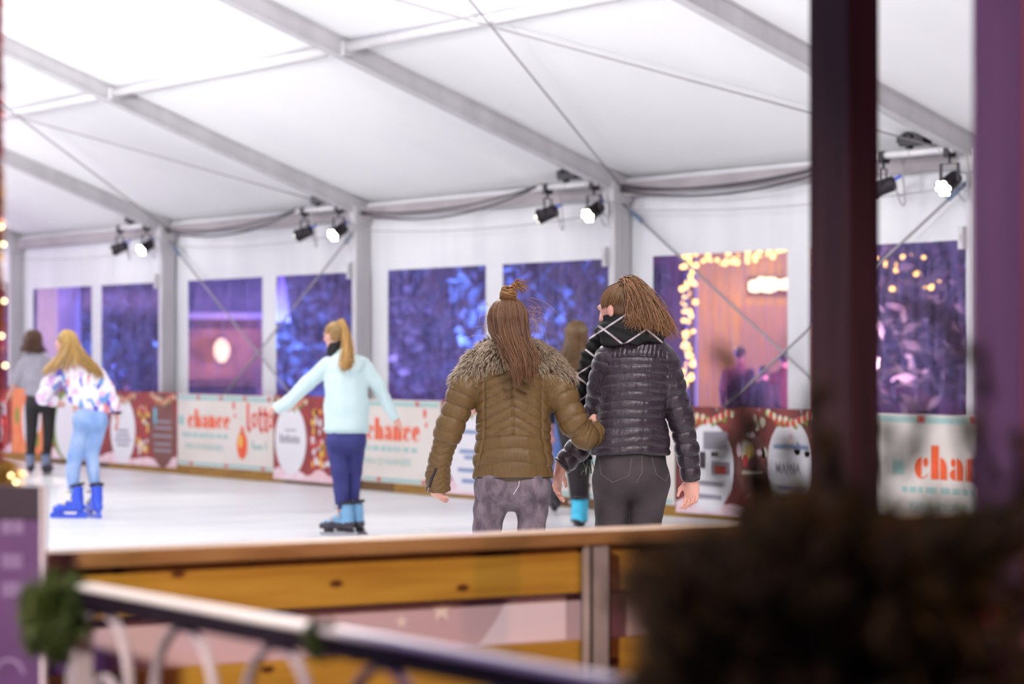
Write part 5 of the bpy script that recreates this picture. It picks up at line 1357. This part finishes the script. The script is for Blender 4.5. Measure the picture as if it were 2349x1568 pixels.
lo, hi = bounds([L(760, 812), L(790, 790)], .15); s = SDF(lo, hi, .008); s.torso([(L(770, 806, .01), (.075, .075)), (L(776, 793), (.07, .075))], .02); C.surf('scarf', s, M_blackwool, wrinkle(.005, 30, 9))
hr_ = C.cap(hC, RC, .98, .008, capm('blond_hair', (164, 128, 78)), h=.008, front=.040, low=-.05); tie = L(782, 738, -.06)
S2 = tied_hair(hC, RC, .98, 260, tie, 22, az=(50, 310)); strand_mesh('hair_drawn_back', S2, .004, .003, M_hair, hr_, hair_cols(260, (188, 154, 100), .3, 22))
S3 = tail(tie, [L(800, 742, -.11), L(806, 800, -.15)], [L(788, 845, -.17), L(806, 838, -.17)], 240, 23, .012); strand_mesh('ponytail', S3, .0045, .0018, M_hair, hr_, hair_cols(240, (194, 152, 88), .35, 23))

# ================================================================== D: patterned top
Dp = Person(180, 24.41, 'skater leaning forward in a white pink and blue patterned top and light blue jeans'); L = Dp.L
tor = [(L(212, 955), (.160, .12)), (L(203, 910), (.180, .135)), (L(190, 872), (.185, .135)), (L(172, 838), (.155, .11)), (L(156, 816), (.065, .065))]
aL = [(L(136, 848), .066), (L(112, 882, .0), .068), (L(98, 912, .02), .064), (L(122, 922, .12), .052)]
aR = [(L(226, 858), .066), (L(246, 890), .060), (L(259, 922), .054), (L(266, 944, .02), .044)]
hips = [(L(208, 945), (.148, .115)), (L(208, 962), (.150, .118))]
lL = [(L(190, 975), .082), (L(172, 1045, .05), .070), (L(166, 1075, .04), .064), (L(169, 1122, .0), .050)]
lR = [(L(226, 972), .080), (L(207, 1045, .08), .064), (L(211, 1075, .07), .056), (L(217, 1118, .04), .046)]
hD = L(150, 790, .03); RD = rz(1.15)@rxm(-.28)
hands = [(L(124, 922, .14), (.2, 1, -.1), (0, 0, -1), (1, 0, 0), .5, .9, .0095), (L(267, 948, .02), (.12, .05, -1), (-.9, -.3, 0), (-.2, -.9, 0), .35, .95, .0095)]
Dp.body(.008, tor, [aL, aR], [lL, lR], hD, RD, L(160, 822), hands, .98, .025)
tp = top_garment(Dp, 'patterned_top', tor, [aL, aR], .008, M_splash, (L(210, 938), (-.25, 0, -1)), disp=wrinkle(.007, 18, 13))
cf = aR[-1][0]; MB().tube([cf+np.array([.040*math.cos(a), .040*math.sin(a), -.008]) for a in np.linspace(0, 2*PI, 17)], .012, 6).build('black_cuff', M_blackwool, tp, smooth=True)
trousers(Dp, hips, [lL, lR], .009, M_sky, L(0, 930)[2], .215, [(L(190, 965, -.055), .078), (L(228, 965, -.05), .076)], wrinkle(.003, 30, 14, (.6, .6, 1.6)), 'jeans')
for l, yw, sty in ((lL, 1.45, 'plastic'), (lR, .55, 'plastic')):
    p = l[-1][0]; skate(Dp, (p[0], p[1], 0), yw, sty, M_bluepl, M_dark)
hr_ = Dp.cap(hD, RD, .98, .010, capm('golden_hair', (176, 136, 80)), h=.008, front=.035, low=-.08)
ends = [(L(102, 856, -.06), .012), (L(118, 850, -.13), .02), (L(205, 838, -.17), .02), (L(238, 864, -.10), .014), (L(222, 850, .12), .02), (L(108, 852, .10), .014)]
S1 = loose_hair(hD, RD, .98, 520, ends, 34, az=(90, 270), stiff=.4); strand_mesh('hair_lengths', S1, .0045, .002, M_hair, hr_, hair_cols(len(S1), (202, 162, 96), .35, 34))

# ================================================================== E: grey jumper
E_ = Person(90, 32.97, 'skater with a brown bob in a loose grey jumper and black leggings'); L = E_.L
tor = [(L(93, 920), (.200, .13)), (L(90, 870), (.195, .135)), (L(86, 840), (.180, .12)), (L(82, 820), (.15, .10)), (L(78, 806), (.075, .07))]
aL = [(L(58, 832), .075), (L(44, 862, .0), .082), (L(36, 880, .02), .066)]
aLb = [(L(58, 832), .06), (L(40, 872, .02), .055), (L(20, 904, .08), .045)]
aR = [(L(110, 832), .075), (L(122, 868), .07), (L(126, 905, .03), .05)]
hips = [(L(92, 905), (.165, .115)), (L(92, 925), (.17, .12))]
lL = [(L(74, 940), .088), (L(72, 1000), .066), (L(70, 1050), .050)]
lR = [(L(112, 940), .088), (L(111, 1000), .066), (L(107, 1050), .050)]
hE = L(76, 784); RE = rz(.25)
hands = [(L(18, 906, .09), (-.6, .3, -.8), (.5, 0, -.5), (0, 1, 0), .4, .95, .010), (L(127, 910, .03), (0, 0, -1), (-1, 0, 0), (0, 1, 0), .4, .95, .010)]
E_.body(.010, tor, [aLb, aR], [lL, lR], hE, RE, L(78, 812), hands, 1.0, .03)
top_garment(E_, 'jumper', tor, [aL, aR], .010, M_greyk, (L(92, 910), (-.15, 0, -1)), disp=wrinkle(.008, 16, 23), extra=lambda s: s.cone(L(55, 880, .0), L(58, 912, .0), .05, .03, .05))
trousers(E_, hips, [lL, lR], .010, M_black, L(0, 900)[2], .215, [(L(76, 928, -.05), .08), (L(110, 928, -.05), .08)], None, 'leggings')
for l, yw in ((lL, .15), (lR, -.15)):
    p = l[-1][0]; skate(E_, (p[0], p[1], 0), yw, 'hockey', M_skE, M_dark)
lo, hi = bounds([hE], .24); s = SDF(lo, hi, .010)
s.ell(hE+np.array([0, -.01, .025]), (.105, .115, .105), None, .01); s.torso([(hE+np.array([0, -.02, .0]), (.125, .11)), (hE+np.array([0, -.03, -.07]), (.145, .10))], .03)
s.cut(hE+RE@np.array([0, .05, .03]), RE@np.array([0, 1, -.3])); s.cut(hE+np.array([0, 0, -.105]), (0, 0, -1))
hb = E_.surf('hair', s, capm('dark_brown_bob', (84, 56, 42)), wrinkle(.006, 30, 6, (1.5, 1.5, .2)))
S1 = loose_hair(hE, RE, 1.0, 300, [(hE+np.array([-.15, .0, -.10]), .012), (hE+np.array([-.08, -.12, -.115]), .014), (hE+np.array([.06, -.12, -.115]), .014), (hE+np.array([.15, .0, -.12]), .012)], 44, az=(50, 310), grow=.035, stiff=.3)
strand_mesh('hair_lengths', S1, .005, .0025, M_hair, hb, hair_cols(len(S1), (96, 64, 48), .35, 44))

# ================================================================== generic standing figures: F, G and people outside
def stander(px, depth, H, label, group, top, low, hairc, boots=None, z0=0.0, long_hair=True, stance=.09, h=.011, yaw=0.0, hood=False, cross=False):
    P = Person(px, depth, label, group, z0=z0); q = H/1.70; lift = .06 if boots else .0
    p = lambda x, y, z: np.array([x, y, z])*q+np.array([0, 0, lift])
    tor = [(p(0, 0, .86), (.17*q, .12*q)), (p(0, 0, 1.02), (.155*q, .115*q)), (p(0, 0, 1.2), (.165*q, .12*q)), (p(0, 0, 1.33), (.15*q, .10*q)), (p(0, 0, 1.43), (.065*q, .065*q))]
    arms = [[(p(e*.165, 0, 1.33), .062*q), (p(e*.22, .0, 1.08), .055*q), (p(e*.22, .08, .84), .04*q)] for e in (-1, 1)]
    sx = (-stance, stance) if not cross else (.01, .045)
    legs = [[(p(e*.085, 0, .84), .086*q), (p(e*.085*.4+x_*.6, .03*(i if cross else 1), .46), .062*q), (p(x_, .10*i if cross else 0, .12), .048*q)] for i, (e, x_) in enumerate(zip((-1, 1), sx))]
    hc = p(0, .01, 1.575); R = rz(yaw)
    hands = [(p(e*.22, .09, .82), (0, .05, -1), (-e, 0, 0), (0, 1, 0), .5, .95*q, .010) for e in (-1, 1)]
    P.body(h, tor, arms, legs, hc, R, p(0, 0, 1.43), hands, q, .03*q)
    top_garment(P, 'jacket', tor, arms, h, top, (p(0, 0, .86), (0, 0, -1)), disp=wrinkle(.006, 20, int(px)))
    trousers(P, [(p(0, 0, .88), (.15*q, .11*q)), (p(0, 0, .84), (.155*q, .115*q))], legs, h, low, p(0, 0, .9)[2], .2 if boots else .10, (), None)
    for l in legs:
        a = l[-1][0]
        if boots: skate(P, (a[0], a[1], 0), .1, 'hockey', boots, M_dark)
        else:
            s = SDF((-.08, -.14, -.005), (.08, .2, .2), .01); s.chain([((0, -.02, .16), .05), ((0, -.02, .07), .05), ((0, .11, .05), .045)], .03); s.cut((0, 0, .0), (0, 0, -1)); s.cut((0, 0, .15), (0, 0, 1))
            o = P.surf('shoe', s, M_skK); o.location = (a[0], a[1], 0)
    hr_ = P.cap(hc, R, q, .012, capm('hair_'+str(int(px)), hairc), h=.01, front=.04, low=-.07)
    if long_hair:
        S1 = loose_hair(hc, R, q, 420, [(p(-.15, -.02, 1.30), .02), (p(-.13, -.13, 1.22), .025), (p(.0, -.15, 1.20), .025), (p(.13, -.13, 1.22), .025), (p(.15, -.02, 1.30), .02)], int(px), az=(55, 305), grow=.018, stiff=.45)
        strand_mesh('hair_lengths', S1, .005, .002, M_hair, hr_, hair_cols(420, hairc, .3, int(px)))
    return P
stander(1322, 22.71, 1.68, 'long-haired skater in a dark jacket, half hidden between the two front skaters', 'skaters on the ice', M_navyc, M_black, (112, 84, 52), M_skF, h=.009, cross=True)
stander(1305, 25.0, 1.42, 'skater in blue jeans almost hidden behind the long-haired skater', 'skaters on the ice', M_midj, M_midj, (70, 50, 40), M_skK, stance=.16, h=.011, long_hair=False)
GO = 'people outside the windows'
M_c1 = mat('maroon_coat', S(96, 50, 56), rough=.8); M_c2 = mat('rose_coat', S(190, 120, 130), rough=.8); M_c3 = mat('black_coat', S(30, 26, 32), rough=.8)
stander(290, 42.0, 1.12, 'child outside, behind the pane left of the second tent post', GO, M_c1, M_black, (70, 44, 36), z0=-.03, h=.013, long_hair=False)
stander(1752, 35.5, 1.36, 'dark-coated person outside, nearest the stall doorway in the right window', GO, M_c3, M_black, (50, 38, 36), z0=-.03, h=.013, long_hair=False)
stander(1696, 36.9, 1.62, 'person in a rose coat outside, left of the stall doorway', GO, M_c2, M_black, (90, 60, 46), z0=-.03, h=.013, long_hair=False)
stander(1800, 36.2, 1.55, 'person in a maroon coat outside, beside the right window edge', GO, M_c1, M_black, (60, 40, 36), z0=-.03, h=.013, long_hair=False)
